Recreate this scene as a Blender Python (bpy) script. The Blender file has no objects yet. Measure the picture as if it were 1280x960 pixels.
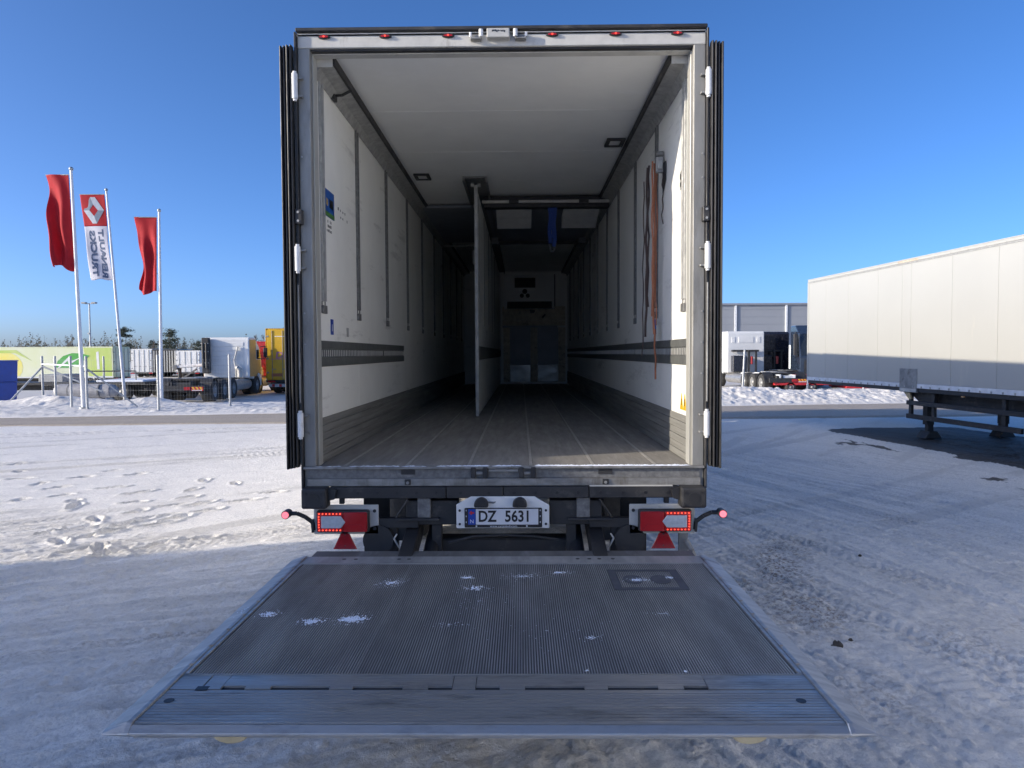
import bpy, bmesh, math, random
import numpy as np
from mathutils import Matrix, Vector, Euler

rnd = random.Random(7)
C = bpy.context.scene.collection
SC = bpy.context.scene
R = math.radians

# ------------------------------------------------------------------ camera
cam_d = bpy.data.cameras.new('camera')
cam = bpy.data.objects.new('camera', cam_d)
C.objects.link(cam)
cam_d.sensor_width = 36.0
cam_d.lens = 36.0 * 916.5 / 1280.0
cam_d.clip_start = 0.05
cam_d.clip_end = 6000
M = Matrix.Rotation(0.01211, 4, 'Z') @ Matrix.Rotation(math.pi/2 - 0.04177, 4, 'X') @ Matrix.Rotation(-0.00544, 4, 'Z')
cam.matrix_world = Matrix.Translation((0, 0, 1.934)) @ M
SC.camera = cam

# ------------------------------------------------------------------ light
SUN_EL = R(15.5)
SUN_AZ = R(17.5)                       # light travels towards (+cos, +sin): from the left, slightly from behind
w = bpy.data.worlds.new('World'); SC.world = w; w.use_nodes = True
nt = w.node_tree; nt.nodes.clear()
sky = nt.nodes.new('ShaderNodeTexSky'); sky.sky_type = 'NISHITA'; sky.sun_disc = False
sky.sun_elevation = SUN_EL
sky.sun_rotation = math.atan2(-math.cos(SUN_AZ), -math.sin(SUN_AZ))
sky.altitude = 200; sky.air_density = 0.52; sky.dust_density = 1.8; sky.ozone_density = 4.0
hsv = nt.nodes.new('ShaderNodeHueSaturation'); hsv.inputs['Saturation'].default_value = 1.10
tint = nt.nodes.new('ShaderNodeMix'); tint.data_type = 'RGBA'; tint.blend_type = 'MULTIPLY'; tint.inputs['Factor'].default_value = 1.0; tint.inputs['B'].default_value = (0.95, 0.95, 1.0, 1)
bg = nt.nodes.new('ShaderNodeBackground'); bg.inputs['Strength'].default_value = 0.122
wo = nt.nodes.new('ShaderNodeOutputWorld')
nt.links.new(sky.outputs[0], hsv.inputs['Color']); nt.links.new(hsv.outputs[0], tint.inputs['A']); nt.links.new(tint.outputs['Result'], bg.inputs['Color']); nt.links.new(bg.outputs[0], wo.inputs[0])
sd = bpy.data.lights.new('sun', 'SUN'); sd.energy = 2.7; sd.angle = R(0.53); sd.color = (1.0, 0.89, 0.72)
sun = bpy.data.objects.new('sun', sd); C.objects.link(sun)
tv = Vector((math.cos(SUN_AZ)*math.cos(SUN_EL), math.sin(SUN_AZ)*math.cos(SUN_EL), -math.sin(SUN_EL)))
sun.rotation_euler = tv.to_track_quat('-Z', 'Y').to_euler()
SC.view_settings.view_transform = 'Standard'; SC.view_settings.look = 'None'
SC.view_settings.exposure = 1.17; SC.view_settings.gamma = 1.0
SC.render.engine = 'CYCLES'
SC.cycles.max_bounces = 18; SC.cycles.diffuse_bounces = 16; SC.cycles.glossy_bounces = 4

# ------------------------------------------------------------------ materials
def pm(name, c1, c2=None, scale=6.0, detail=4.0, rough=0.5, rough2=None, metal=0.0, bump=0.0, bscale=40.0,
       stretch=(1, 1, 1), spot=None, spotscale=3.0, spotlo=0.55, spothi=0.7, spotstretch=(1,1,1), spec=0.5, coat=0.0, translucent=0.0, emit=None, estr=0.0):
    m = bpy.data.materials.new(name); m.use_nodes = True
    n = m.node_tree.nodes; l = m.node_tree.links
    b = n['Principled BSDF']
    b.inputs['Metallic'].default_value = metal; b.inputs['Roughness'].default_value = rough
    b.inputs['Specular IOR Level'].default_value = spec
    if coat: b.inputs['Coat Weight'].default_value = coat; b.inputs['Coat Roughness'].default_value = 0.1
    if c2 is None: c2 = tuple(x*0.8 for x in c1)
    tc = n.new('ShaderNodeTexCoord')
    mp = n.new('ShaderNodeMapping'); mp.inputs['Scale'].default_value = stretch
    l.new(tc.outputs['Object'], mp.inputs['Vector'])
    nz = n.new('ShaderNodeTexNoise'); nz.inputs['Scale'].default_value = scale; nz.inputs['Detail'].default_value = detail; nz.inputs['Roughness'].default_value = 0.62
    l.new(mp.outputs[0], nz.inputs['Vector'])
    rp = n.new('ShaderNodeMapRange'); rp.inputs['From Min'].default_value = 0.35; rp.inputs['From Max'].default_value = 0.65
    l.new(nz.outputs['Fac'], rp.inputs['Value'])
    mx = n.new('ShaderNodeMix'); mx.data_type = 'RGBA'
    mx.inputs['A'].default_value = (*c1, 1); mx.inputs['B'].default_value = (*c2, 1)
    l.new(rp.outputs[0], mx.inputs['Factor'])
    col = mx.outputs['Result']
    if spot is not None:
        mp2 = n.new('ShaderNodeMapping'); mp2.inputs['Scale'].default_value = spotstretch; mp2.inputs['Location'].default_value = (3.1, 1.7, 5.3)
        l.new(tc.outputs['Object'], mp2.inputs['Vector'])
        n2 = n.new('ShaderNodeTexNoise'); n2.inputs['Scale'].default_value = spotscale; n2.inputs['Detail'].default_value = 6.0; n2.inputs['Roughness'].default_value = 0.7
        l.new(mp2.outputs[0], n2.inputs['Vector'])
        r2 = n.new('ShaderNodeMapRange'); r2.inputs['From Min'].default_value = spotlo; r2.inputs['From Max'].default_value = spothi
        l.new(n2.outputs['Fac'], r2.inputs['Value'])
        m2 = n.new('ShaderNodeMix'); m2.data_type = 'RGBA'
        l.new(r2.outputs[0], m2.inputs['Factor']); l.new(col, m2.inputs['A']); m2.inputs['B'].default_value = (*spot, 1)
        col = m2.outputs['Result']
    l.new(col, b.inputs['Base Color'])
    if rough2 is not None:
        rr = n.new('ShaderNodeMapRange'); rr.inputs['To Min'].default_value = rough; rr.inputs['To Max'].default_value = rough2
        l.new(rp.outputs[0], rr.inputs['Value']); l.new(rr.outputs[0], b.inputs['Roughness'])
    if bump:
        nb = n.new('ShaderNodeTexNoise'); nb.inputs['Scale'].default_value = bscale; nb.inputs['Detail'].default_value = 3.0
        l.new(mp.outputs[0], nb.inputs['Vector'])
        bp = n.new('ShaderNodeBump'); bp.inputs['Strength'].default_value = bump; bp.inputs['Distance'].default_value = 0.01
        l.new(nb.outputs['Fac'], bp.inputs['Height']); l.new(bp.outputs[0], b.inputs['Normal'])
    if emit is not None:
        b.inputs['Emission Color'].default_value = (*emit, 1); b.inputs['Emission Strength'].default_value = estr
    if translucent:
        t = n.new('ShaderNodeBsdfTranslucent'); l.new(col, t.inputs['Color'])
        ms = n.new('ShaderNodeMixShader'); ms.inputs[0].default_value = translucent
        l.new(b.outputs[0], ms.inputs[1]); l.new(t.outputs[0], ms.inputs[2]); l.new(ms.outputs[0], n['Material Output'].inputs['Surface'])
    return m

MT = {}
MT['black'] = pm('black_paint', (0.018, 0.018, 0.02), (0.035, 0.034, 0.034), rough=0.45, rough2=0.7, spot=(0.11, 0.10, 0.09), spotlo=0.56, spothi=0.8, spotscale=5, bump=0.1)
MT['rubber'] = pm('black_rubber', (0.012, 0.012, 0.013), (0.022, 0.022, 0.024), rough=0.35, rough2=0.55, scale=14)
MT['tyre'] = pm('tyre_rubber', (0.02, 0.02, 0.02), (0.045, 0.043, 0.04), rough=0.8, scale=8, bump=0.3)
MT['steelgrey'] = pm('grimy_steel', (0.30, 0.30, 0.29), (0.20, 0.20, 0.195), scale=5, rough=0.45, rough2=0.65, metal=0.3, spot=(0.09, 0.075, 0.06), spotlo=0.55, spothi=0.75, spotscale=4, bump=0.15)
MT['sill'] = pm('sill_steel', (0.29, 0.285, 0.272), (0.18, 0.176, 0.165), scale=7, rough=0.4, rough2=0.6, metal=0.4, stretch=(1, 1, 3), spot=(0.10, 0.085, 0.065), spotlo=0.52, spothi=0.72, spotscale=3.5, spotstretch=(2.2, 1, 0.6), bump=0.15)
MT['frame'] = pm('frame_paint', (0.56, 0.545, 0.50), (0.44, 0.43, 0.40), scale=5, rough=0.45, spot=(0.20, 0.17, 0.13), spotlo=0.6, spothi=0.8, spotscale=6, spotstretch=(1, 1, .35), bump=0.1)
MT['wall'] = pm('wall_laminate', (0.84, 0.835, 0.79), (0.78, 0.775, 0.735), scale=1.6, detail=6, rough=0.45, rough2=0.5, spot=(0.36, 0.35, 0.33), spotlo=0.585, spothi=0.80, spotscale=2.6, spotstretch=(1, .35, 2.2), bump=0.05, bscale=200)
MT['ceil'] = pm('ceiling_laminate', (0.86, 0.86, 0.83), (0.81, 0.81, 0.785), scale=2.2, detail=7, rough=0.45, rough2=0.5, spot=(0.88, 0.88, 0.87), spotlo=0.58, spothi=0.75, spotscale=3.0, spotstretch=(.8, 2, 1))
MT['kick'] = pm('scuffed_kick_plate', (0.27, 0.266, 0.25), (0.195, 0.192, 0.18), scale=4, detail=8, rough=0.5, rough2=0.7, metal=0.25, stretch=(1, .25, 6), spot=(0.38, 0.375, 0.355), spotlo=0.56, spothi=0.8, spotscale=6, spotstretch=(1, .3, 5), bump=0.2)
MT['floor'] = pm('floor_board', (0.28, 0.264, 0.24), (0.21, 0.199, 0.183), scale=5, detail=8, rough=0.6, rough2=0.8, stretch=(3, .35, 1), spot=(0.40, 0.382, 0.35), spotlo=0.55, spothi=0.8, spotscale=5, spotstretch=(3, .3, 1), bump=0.25, bscale=120)
MT['seam'] = pm('floor_seam_strip', (0.44, 0.42, 0.39), (0.34, 0.325, 0.30), scale=12, rough=0.5, metal=0.1)
MT['alu'] = pm('worn_aluminium', (0.50, 0.492, 0.475), (0.39, 0.384, 0.372), scale=7, detail=8, rough=0.36, rough2=0.55, metal=0.75, stretch=(.35, 2, 1), spot=(0.20, 0.195, 0.185), spotlo=0.52, spothi=0.75, spotscale=4, spotstretch=(.6, 2, 1), bump=0.12, bscale=70)
MT['deck'] = pm('deck_profile', (0.17, 0.163, 0.150), (0.11, 0.106, 0.10), scale=2.4, detail=8, rough=0.6, rough2=0.8, metal=0.1, stretch=(2.4, .5, 1), spot=(0.28, 0.28, 0.28), spotlo=0.56, spothi=0.82, spotscale=2.6, spotstretch=(2.2, .45, 1), bump=0.1, bscale=90)
MT['railgrey'] = pm('galvanised_rail', (0.40, 0.40, 0.385), (0.29, 0.29, 0.28), scale=16, rough=0.4, rough2=0.55, metal=0.1)
MT['rib'] = pm('worn_rib_edge', (0.46, 0.452, 0.432), (0.30, 0.295, 0.283), scale=3, detail=8, rough=0.45, rough2=0.6, metal=0.3, stretch=(2.4, .5, 1), spot=(0.22, 0.215, 0.21), spotlo=0.52, spothi=0.75, spotscale=2.2, spotstretch=(2.2, .4, 1))
MT['post'] = pm('grubby_post_paint', (0.29, 0.285, 0.265), (0.20, 0.197, 0.185), scale=7, rough=0.45, rough2=0.6, metal=0.15, stretch=(1, 1, .25), spot=(0.12, 0.105, 0.085), spotlo=0.56, spothi=0.8, spotscale=5, spotstretch=(1, 1, .3), bump=0.1)
MT['raildark'] = pm('dark_rail', (0.20, 0.20, 0.197), (0.11, 0.11, 0.11), scale=30, rough=0.45, metal=0.1)
MT['band'] = pm('dark_impact_strip', (0.12, 0.125, 0.122), (0.085, 0.09, 0.088), scale=14, rough=0.5, spot=(0.15, 0.15, 0.145), spotlo=0.6, spothi=0.8, spotscale=20)
MT['white'] = pm('white_plastic', (0.72, 0.72, 0.71), (0.62, 0.62, 0.61), rough=0.35, spot=(0.42, 0.41, 0.38), spotlo=0.62, spothi=0.8, spotscale=8)
MT['whitepaint'] = pm('white_paint', (0.74, 0.74, 0.72), (0.68, 0.68, 0.66), scale=1.5, rough=0.35, spot=(0.5, 0.49, 0.45), spotlo=0.64, spothi=0.85, spotscale=3, spotstretch=(1, 1, .3))
MT['rtside'] = pm('cream_white_laminate', (0.40, 0.398, 0.37), (0.387, 0.385, 0.358), scale=0.8, detail=6, rough=0.28, spot=(0.52, 0.49, 0.40), spotlo=0.62, spothi=0.85, spotscale=1.3, spotstretch=(1, 2.4, .4))
MT['plategrey'] = pm('lamp_plate', (0.50, 0.49, 0.46), (0.40, 0.395, 0.37), rough=0.5, spot=(0.22, 0.19, 0.15), spotlo=0.58, spothi=0.8, spotscale=10)
MT['redlens'] = pm('red_lens', (0.42, 0.012, 0.016), (0.36, 0.01, 0.014), rough=0.12, coat=0.5)
MT['redled'] = pm('lit_red_led', (0.6, 0.03, 0.02), rough=0.2, emit=(1.0, 0.08, 0.04), estr=0.9)
MT['pinklens'] = pm('pink_lit_lens', (0.6, 0.10, 0.14), rough=0.2, emit=(1.0, 0.22, 0.28), estr=0.55)
MT['clearlens'] = pm('clear_lens', (0.48, 0.52, 0.56), (0.40, 0.44, 0.48), scale=60, rough=0.12, coat=0.5)
MT['reflector'] = pm('red_reflector', (0.36, 0.014, 0.022), (0.30, 0.012, 0.02), scale=80, rough=0.2, coat=0.4)
MT['platewhite'] = pm('plate_white', (0.66, 0.67, 0.69), (0.61, 0.62, 0.64), rough=0.35)
MT['plateblue'] = pm('plate_blue', (0.012, 0.06, 0.36), rough=0.35)
MT['ink'] = pm('black_ink', (0.012, 0.012, 0.014), rough=0.4)
MT['wood'] = pm('worn_wood', (0.55, 0.47, 0.37), (0.34, 0.285, 0.22), scale=9, detail=8, rough=0.75, stretch=(1, 1, 1), spot=(0.08, 0.065, 0.05), spotlo=0.58, spothi=0.78, spotscale=7, bump=0.3)
MT['greypanel'] = pm('grey_panel', (0.24, 0.255, 0.29), (0.20, 0.215, 0.245), rough=0.5)
MT['pad'] = pm('dark_grip_paint', (0.06, 0.066, 0.08), (0.09, 0.096, 0.11), scale=14, rough=0.7)
MT['endwood'] = pm('pale_worn_wood', (0.78, 0.70, 0.57), (0.55, 0.48, 0.38), scale=9, detail=8, rough=0.75, spot=(0.14, 0.11, 0.085), spotlo=0.56, spothi=0.76, spotscale=7, bump=0.3)
MT['endpanel'] = pm('end_wall_grey', (0.40, 0.425, 0.47), (0.35, 0.37, 0.41), rough=0.5)
MT['orange'] = pm('orange_webbing', (0.40, 0.15, 0.075), (0.30, 0.11, 0.055), scale=50, rough=0.8)
MT['darkweb'] = pm('dark_webbing', (0.06, 0.035, 0.03), (0.04, 0.028, 0.026), scale=50, rough=0.85)
MT['blueweb'] = pm('blue_webbing', (0.02, 0.06, 0.28), (0.015, 0.045, 0.2), scale=50, rough=0.8)
MT['signblue'] = pm('sign_blue', (0.015, 0.10, 0.38), rough=0.4)
MT['yellow'] = pm('warning_yellow', (0.75, 0.42, 0.01), rough=0.4)
MT['green'] = pm('sticker_green', (0.08, 0.22, 0.05), rough=0.4)
MT['beige'] = pm('roller_nylon', (0.52, 0.43, 0.26), (0.42, 0.34, 0.20), scale=9, rough=0.5, spot=(0.28, 0.21, 0.12), spotlo=0.58, spothi=0.8)
MT['galv'] = pm('galvanised_post', (0.42, 0.43, 0.43), (0.33, 0.34, 0.345), scale=9, rough=0.45, metal=0.4)
MT['pole'] = pm('white_pole', (0.72, 0.72, 0.72), (0.66, 0.66, 0.66), scale=3, rough=0.3)
MT['flagred'] = pm('red_flag_cloth', (0.52, 0.014, 0.026), (0.47, 0.012, 0.022), scale=3, rough=0.75, translucent=0.35)
MT['flagwhite'] = pm('white_flag_cloth', (0.66, 0.66, 0.72), (0.62, 0.62, 0.68), scale=3, rough=0.75, translucent=0.3)
MT['flaggrey'] = pm('emblem_grey', (0.42, 0.46, 0.52), rough=0.7)
MT['flaggrey2'] = pm('emblem_dark_grey', (0.18, 0.22, 0.28), rough=0.7)
MT['flagink'] = pm('navy_print', (0.05, 0.085, 0.17), rough=0.7)
MT['glass'] = pm('dark_glass', (0.02, 0.025, 0.03), rough=0.06, spec=0.8)
MT['cabblack'] = pm('black_cab_paint', (0.012, 0.013, 0.02), (0.02, 0.02, 0.03), rough=0.25, coat=0.4)
MT['cabred'] = pm('red_cab_paint', (0.42, 0.03, 0.03), (0.34, 0.025, 0.025), rough=0.3, coat=0.3)
MT['cabdark'] = pm('dark_blue_cab_paint', (0.03, 0.045, 0.075), (0.02, 0.03, 0.05), rough=0.2, coat=0.5)
MT['caborange'] = pm('orange_cab_paint', (0.62, 0.33, 0.12), (0.52, 0.28, 0.11), rough=0.35, coat=0.3)
MT['redframe'] = pm('red_frame_paint', (0.50, 0.025, 0.03), (0.36, 0.02, 0.025), rough=0.4)
MT['yellowbox'] = pm('yellow_box_paint', (0.66, 0.40, 0.02), (0.58, 0.35, 0.02), scale=2, rough=0.4, spot=(0.42, 0.27, 0.04), spotlo=0.58, spothi=0.85, spotscale=2)
MT['lilac'] = pm('faded_print', (0.50, 0.20, 0.32), rough=0.5)
MT['bluebin'] = pm('blue_container_paint', (0.02, 0.09, 0.42), (0.017, 0.07, 0.34), scale=3, rough=0.4, spot=(0.10, 0.11, 0.16), spotlo=0.6, spothi=0.8, spotscale=3)
MT['limegreen'] = pm('lime_print', (0.42, 0.55, 0.10), (0.50, 0.58, 0.20), scale=0.7, rough=0.4)
MT['limepale'] = pm('pale_lime_print', (0.62, 0.66, 0.40), (0.66, 0.68, 0.52), scale=0.5, rough=0.4)
MT['lemon'] = pm('lemon_print', (0.74, 0.64, 0.10), (0.70, 0.66, 0.26), scale=1.2, rough=0.4)
MT['leafgreen'] = pm('leaf_print', (0.06, 0.32, 0.05), (0.08, 0.36, 0.06), rough=0.4)
MT['greycladding'] = pm('grey_cladding', (0.26, 0.275, 0.30), (0.24, 0.255, 0.28), scale=.15, rough=0.45)
MT['lightstrip'] = pm('light_trim', (0.72, 0.74, 0.76), rough=0.4)
MT['tarp'] = pm('grey_tarp', (0.36, 0.36, 0.37), (0.28, 0.28, 0.30), scale=4, rough=0.6, bump=0.4, bscale=8)
MT['stripe_y'] = pm('marker_yellow', (0.80, 0.48, 0.03), rough=0.4)
MT['stripe_r'] = pm('marker_red', (0.60, 0.03, 0.03), rough=0.4)
MT['pallet'] = pm('pallet_wood', (0.42, 0.35, 0.26), (0.30, 0.25, 0.18), scale=8, rough=0.8)
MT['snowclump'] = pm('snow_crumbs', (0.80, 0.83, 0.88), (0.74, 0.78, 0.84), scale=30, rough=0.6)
MT['dirtclod'] = pm('dirt', (0.10, 0.085, 0.07), (0.06, 0.05, 0.04), scale=30, rough=0.9)
MT['bark'] = pm('bark', (0.12, 0.085, 0.06), (0.08, 0.06, 0.045), scale=10, rough=0.9)
MT['needle'] = pm('conifer_needles', (0.045, 0.060, 0.040), (0.065, 0.080, 0.055), scale=.8, rough=0.8)
MT['twig'] = pm('bare_twigs', (0.13, 0.11, 0.095), (0.10, 0.085, 0.075), scale=2, rough=0.9)
MT['farwood'] = pm('far_wood', (0.06, 0.07, 0.06), (0.09, 0.09, 0.075), scale=.2, rough=0.9)

# ------------------------------------------------------------------ mesh builder
class MB:
    def __init__(s): s.v = []; s.f = []; s.sm = []
    def add(s, vs, fs, smooth=False, mat=None):
        o = len(s.v)
        if mat is not None: vs = [tuple(mat @ Vector(p)) for p in vs]
        s.v += [tuple(p) for p in vs]
        s.f += [tuple(i+o for i in f) for f in fs]; s.sm += [smooth]*len(fs)
        return s
    def box(s, x0, x1, y0, y1, z0, z1, mat=None):
        vs = [(x0,y0,z0),(x1,y0,z0),(x1,y1,z0),(x0,y1,z0),(x0,y0,z1),(x1,y0,z1),(x1,y1,z1),(x0,y1,z1)]
        return s.add(vs, [(0,3,2,1),(4,5,6,7),(0,1,5,4),(1,2,6,5),(2,3,7,6),(3,0,4,7)], mat=mat)
    def bar(s, p0, p1, wx, wz, up=(0,0,1)):          # rectangular bar from p0 to p1
        p0 = Vector(p0); p1 = Vector(p1); d = (p1-p0); L = d.length; d.normalize()
        u = Vector(up)
        if abs(d.dot(u)) > .98: u = Vector((1,0,0))
        x = d.cross(u).normalized(); z = x.cross(d).normalized()
        m = Matrix((( x.x, d.x, z.x, p0.x),(x.y, d.y, z.y, p0.y),(x.z, d.z, z.z, p0.z),(0,0,0,1)))
        return s.box(-wx/2, wx/2, 0, L, -wz/2, wz/2, mat=m)
    def cyl(s, p0, p1, r, n=14, r1=None, caps=True):
        p0 = Vector(p0); p1 = Vector(p1); d = (p1-p0).normalized(); r1 = r if r1 is None else r1
        a = Vector((1,0,0)) if abs(d.x) < .9 else Vector((0,1,0))
        x = d.cross(a).normalized(); y = d.cross(x)
        vs = []
        for k in range(n):
            t = 2*math.pi*k/n; c = x*math.cos(t)+y*math.sin(t)
            vs.append(p0+c*r); vs.append(p1+c*r1)
        fs = [(2*k, 2*((k+1)%n), 2*((k+1)%n)+1, 2*k+1) for k in range(n)]
        s.add(vs, fs, True)
        if caps:
            s.add([vs[2*k] for k in range(n)], [tuple(range(n))[::-1]])
            s.add([vs[2*k+1] for k in range(n)], [tuple(range(n))])
        return s
    def tube(s, pts, r, n=8):
        pts = [Vector(p) for p in pts]
        for a, b in zip(pts[:-1], pts[1:]): s.cyl(a, b, r, n)
        return s
    def prism(s, poly, a, b, axis='x', mat=None):     # poly in the other two axes, extruded along axis
        n = len(poly)
        def pt(u, v, t): return {'x': (t,u,v), 'y': (u,t,v), 'z': (u,v,t)}[axis]
        vs = [pt(u,v,a) for u,v in poly] + [pt(u,v,b) for u,v in poly]
        fs = [tuple(range(n))[::-1], tuple(range(n,2*n))] + [(k,(k+1)%n,n+(k+1)%n,n+k) for k in range(n)]
        return s.add(vs, fs, mat=mat)
    def lathe(s, prof, n=24, axis='x', c=(0,0,0)):     # prof: (t along axis, r)
        vs = []
        for t, r in prof:
            for k in range(n):
                a = 2*math.pi*k/n
                if axis == 'x': vs.append((c[0]+t, c[1]+r*math.cos(a), c[2]+r*math.sin(a)))
                elif axis == 'y': vs.append((c[0]+r*math.cos(a), c[1]+t, c[2]+r*math.sin(a)))
                else: vs.append((c[0]+r*math.cos(a), c[1]+r*math.sin(a), c[2]+t))
        fs = [(i*n+k, i*n+(k+1)%n, (i+1)*n+(k+1)%n, (i+1)*n+k) for i in range(len(prof)-1) for k in range(n)]
        return s.add(vs, fs, True)
    def sphere(s, c, r, n=8, sz=1.0):
        prof = [(-r*sz*math.cos(math.pi*i/n)+c[2], max(1e-4, r*math.sin(math.pi*i/n))) for i in range(n+1)]
        return s.lathe(prof, 2*n, 'z', (c[0], c[1], 0))
    def build(s, name, mat, parent=None, bevel=0.0, seg=1, fix=True):
        me = bpy.data.meshes.new(name); me.from_pydata(s.v, [], s.f); me.update()
        me.polygons.foreach_set('use_smooth', s.sm)
        if fix:
            bm = bmesh.new(); bm.from_mesh(me); bmesh.ops.recalc_face_normals(bm, faces=bm.faces); bm.to_mesh(me); bm.free()
        me.materials.append(MT[mat] if isinstance(mat, str) else mat)
        o = bpy.data.objects.new(name, me); C.objects.link(o)
        if parent is not None: o.parent = parent
        if bevel:
            b = o.modifiers.new('bevel', 'BEVEL'); b.width = bevel; b.segments = seg; b.limit_method = 'ANGLE'; b.angle_limit = R(40)
        return o

def thing(name, label, cat, loc=(0,0,0), rz=0.0, group=None):
    o = bpy.data.objects.new(name, None); C.objects.link(o); o.location = loc; o.rotation_euler = (0,0,rz)
    o.empty_display_size = 0.2
    return tag(o, label, cat, group)
def tag(o, label=None, cat=None, group=None, kind=None):
    if label: o['label'] = label
    if cat: o['category'] = cat
    if group: o['group'] = group
    if kind: o['kind'] = kind
    return o
def lab(o, text): o['label'] = text; return o
def dup_mesh(o, parent, loc):                          # a copy sharing mesh data
    c = o.copy(); C.objects.link(c); c.parent = parent; c.location = loc; return c

_tc = {}
def text_geo(txt, size=1.0, extrude=0.0, offset=0.0):
    k = (txt, size, extrude, offset)
    if k in _tc: return _tc[k]
    cu = bpy.data.curves.new('lettering', 'FONT'); cu.body = txt; cu.size = size; cu.extrude = extrude; cu.offset = offset
    cu.align_x = 'CENTER'; cu.align_y = 'CENTER'; cu.resolution_u = 3
    ob = bpy.data.objects.new('lettering', cu); C.objects.link(ob)
    dg = bpy.context.evaluated_depsgraph_get(); dg.update()
    me = bpy.data.meshes.new_from_object(ob.evaluated_get(dg))
    vs = [tuple(v.co) for v in me.vertices]; fs = [tuple(p.vertices) for p in me.polygons]
    bpy.data.objects.remove(ob); bpy.data.meshes.remove(me); bpy.data.curves.remove(cu)
    _tc[k] = (vs, fs); return vs, fs
def frame_m(o, ux, uy):                                # matrix from a 2D frame: origin, x axis, y axis
    ux = Vector(ux).normalized() * Vector(ux).length; uy = Vector(uy); uz = ux.cross(uy).normalized()
    return Matrix(((ux.x,uy.x,uz.x,o[0]),(ux.y,uy.y,uz.y,o[1]),(ux.z,uy.z,uz.z,o[2]),(0,0,0,1)))

# numpy value noise
def vnoise(x, y, seed=0):
    xi = np.floor(x).astype(np.int64); yi = np.floor(y).astype(np.int64); fx = x-xi; fy = y-yi
    fx = fx*fx*(3-2*fx); fy = fy*fy*(3-2*fy)
    def h(a, b):
        k = (a*374761393 + b*668265263 + seed*1442695041) & 0xffffffff
        k = ((k ^ (k >> 13))*1274126177) & 0xffffffff
        k = (k ^ (k >> 16)) & 0xffffffff
        return k/4294967295.0
    return (h(xi,yi)*(1-fx)+h(xi+1,yi)*fx)*(1-fy) + (h(xi,yi+1)*(1-fx)+h(xi+1,yi+1)*fx)*fy
def fbm(x, y, oct=4, seed=0):
    s = 0; a = .5
    for o in range(oct): s = s + a*vnoise(x*2**o, y*2**o, seed+o*17); a *= .5
    return s/(1-.5**oct)
def sstep(a, b, x):
    t = np.clip((x-a)/(b-a), 0, 1); return t*t*(3-2*t)
def grid_mesh(name, X, Y, Z, mat, attrs=None):
    ny, nx = X.shape
    co = np.stack([X, Y, Z], -1).reshape(-1, 3).astype(np.float32)
    idx = np.arange(nx*ny).reshape(ny, nx)
    q = np.stack([idx[:-1,:-1], idx[:-1,1:], idx[1:,1:], idx[1:,:-1]], -1).reshape(-1, 4)
    me = bpy.data.meshes.new(name)
    me.vertices.add(len(co)); me.vertices.foreach_set('co', co.ravel())
    me.loops.add(q.size); me.loops.foreach_set('vertex_index', q.ravel().astype(np.int32))
    me.polygons.add(len(q)); me.polygons.foreach_set('loop_start', np.arange(0, q.size, 4, dtype=np.int32))
    me.polygons.foreach_set('loop_total', np.full(len(q), 4, dtype=np.int32))
    me.polygons.foreach_set('use_smooth', np.ones(len(q), dtype=bool))
    me.update(calc_edges=True); me.validate()
    for k, a in (attrs or {}).items():
        at = me.attributes.new(k, 'FLOAT', 'POINT'); at.data.foreach_set('value', a.ravel().astype(np.float32))
    me.materials.append(mat)
    o = bpy.data.objects.new(name, me); C.objects.link(o); return o
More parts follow.
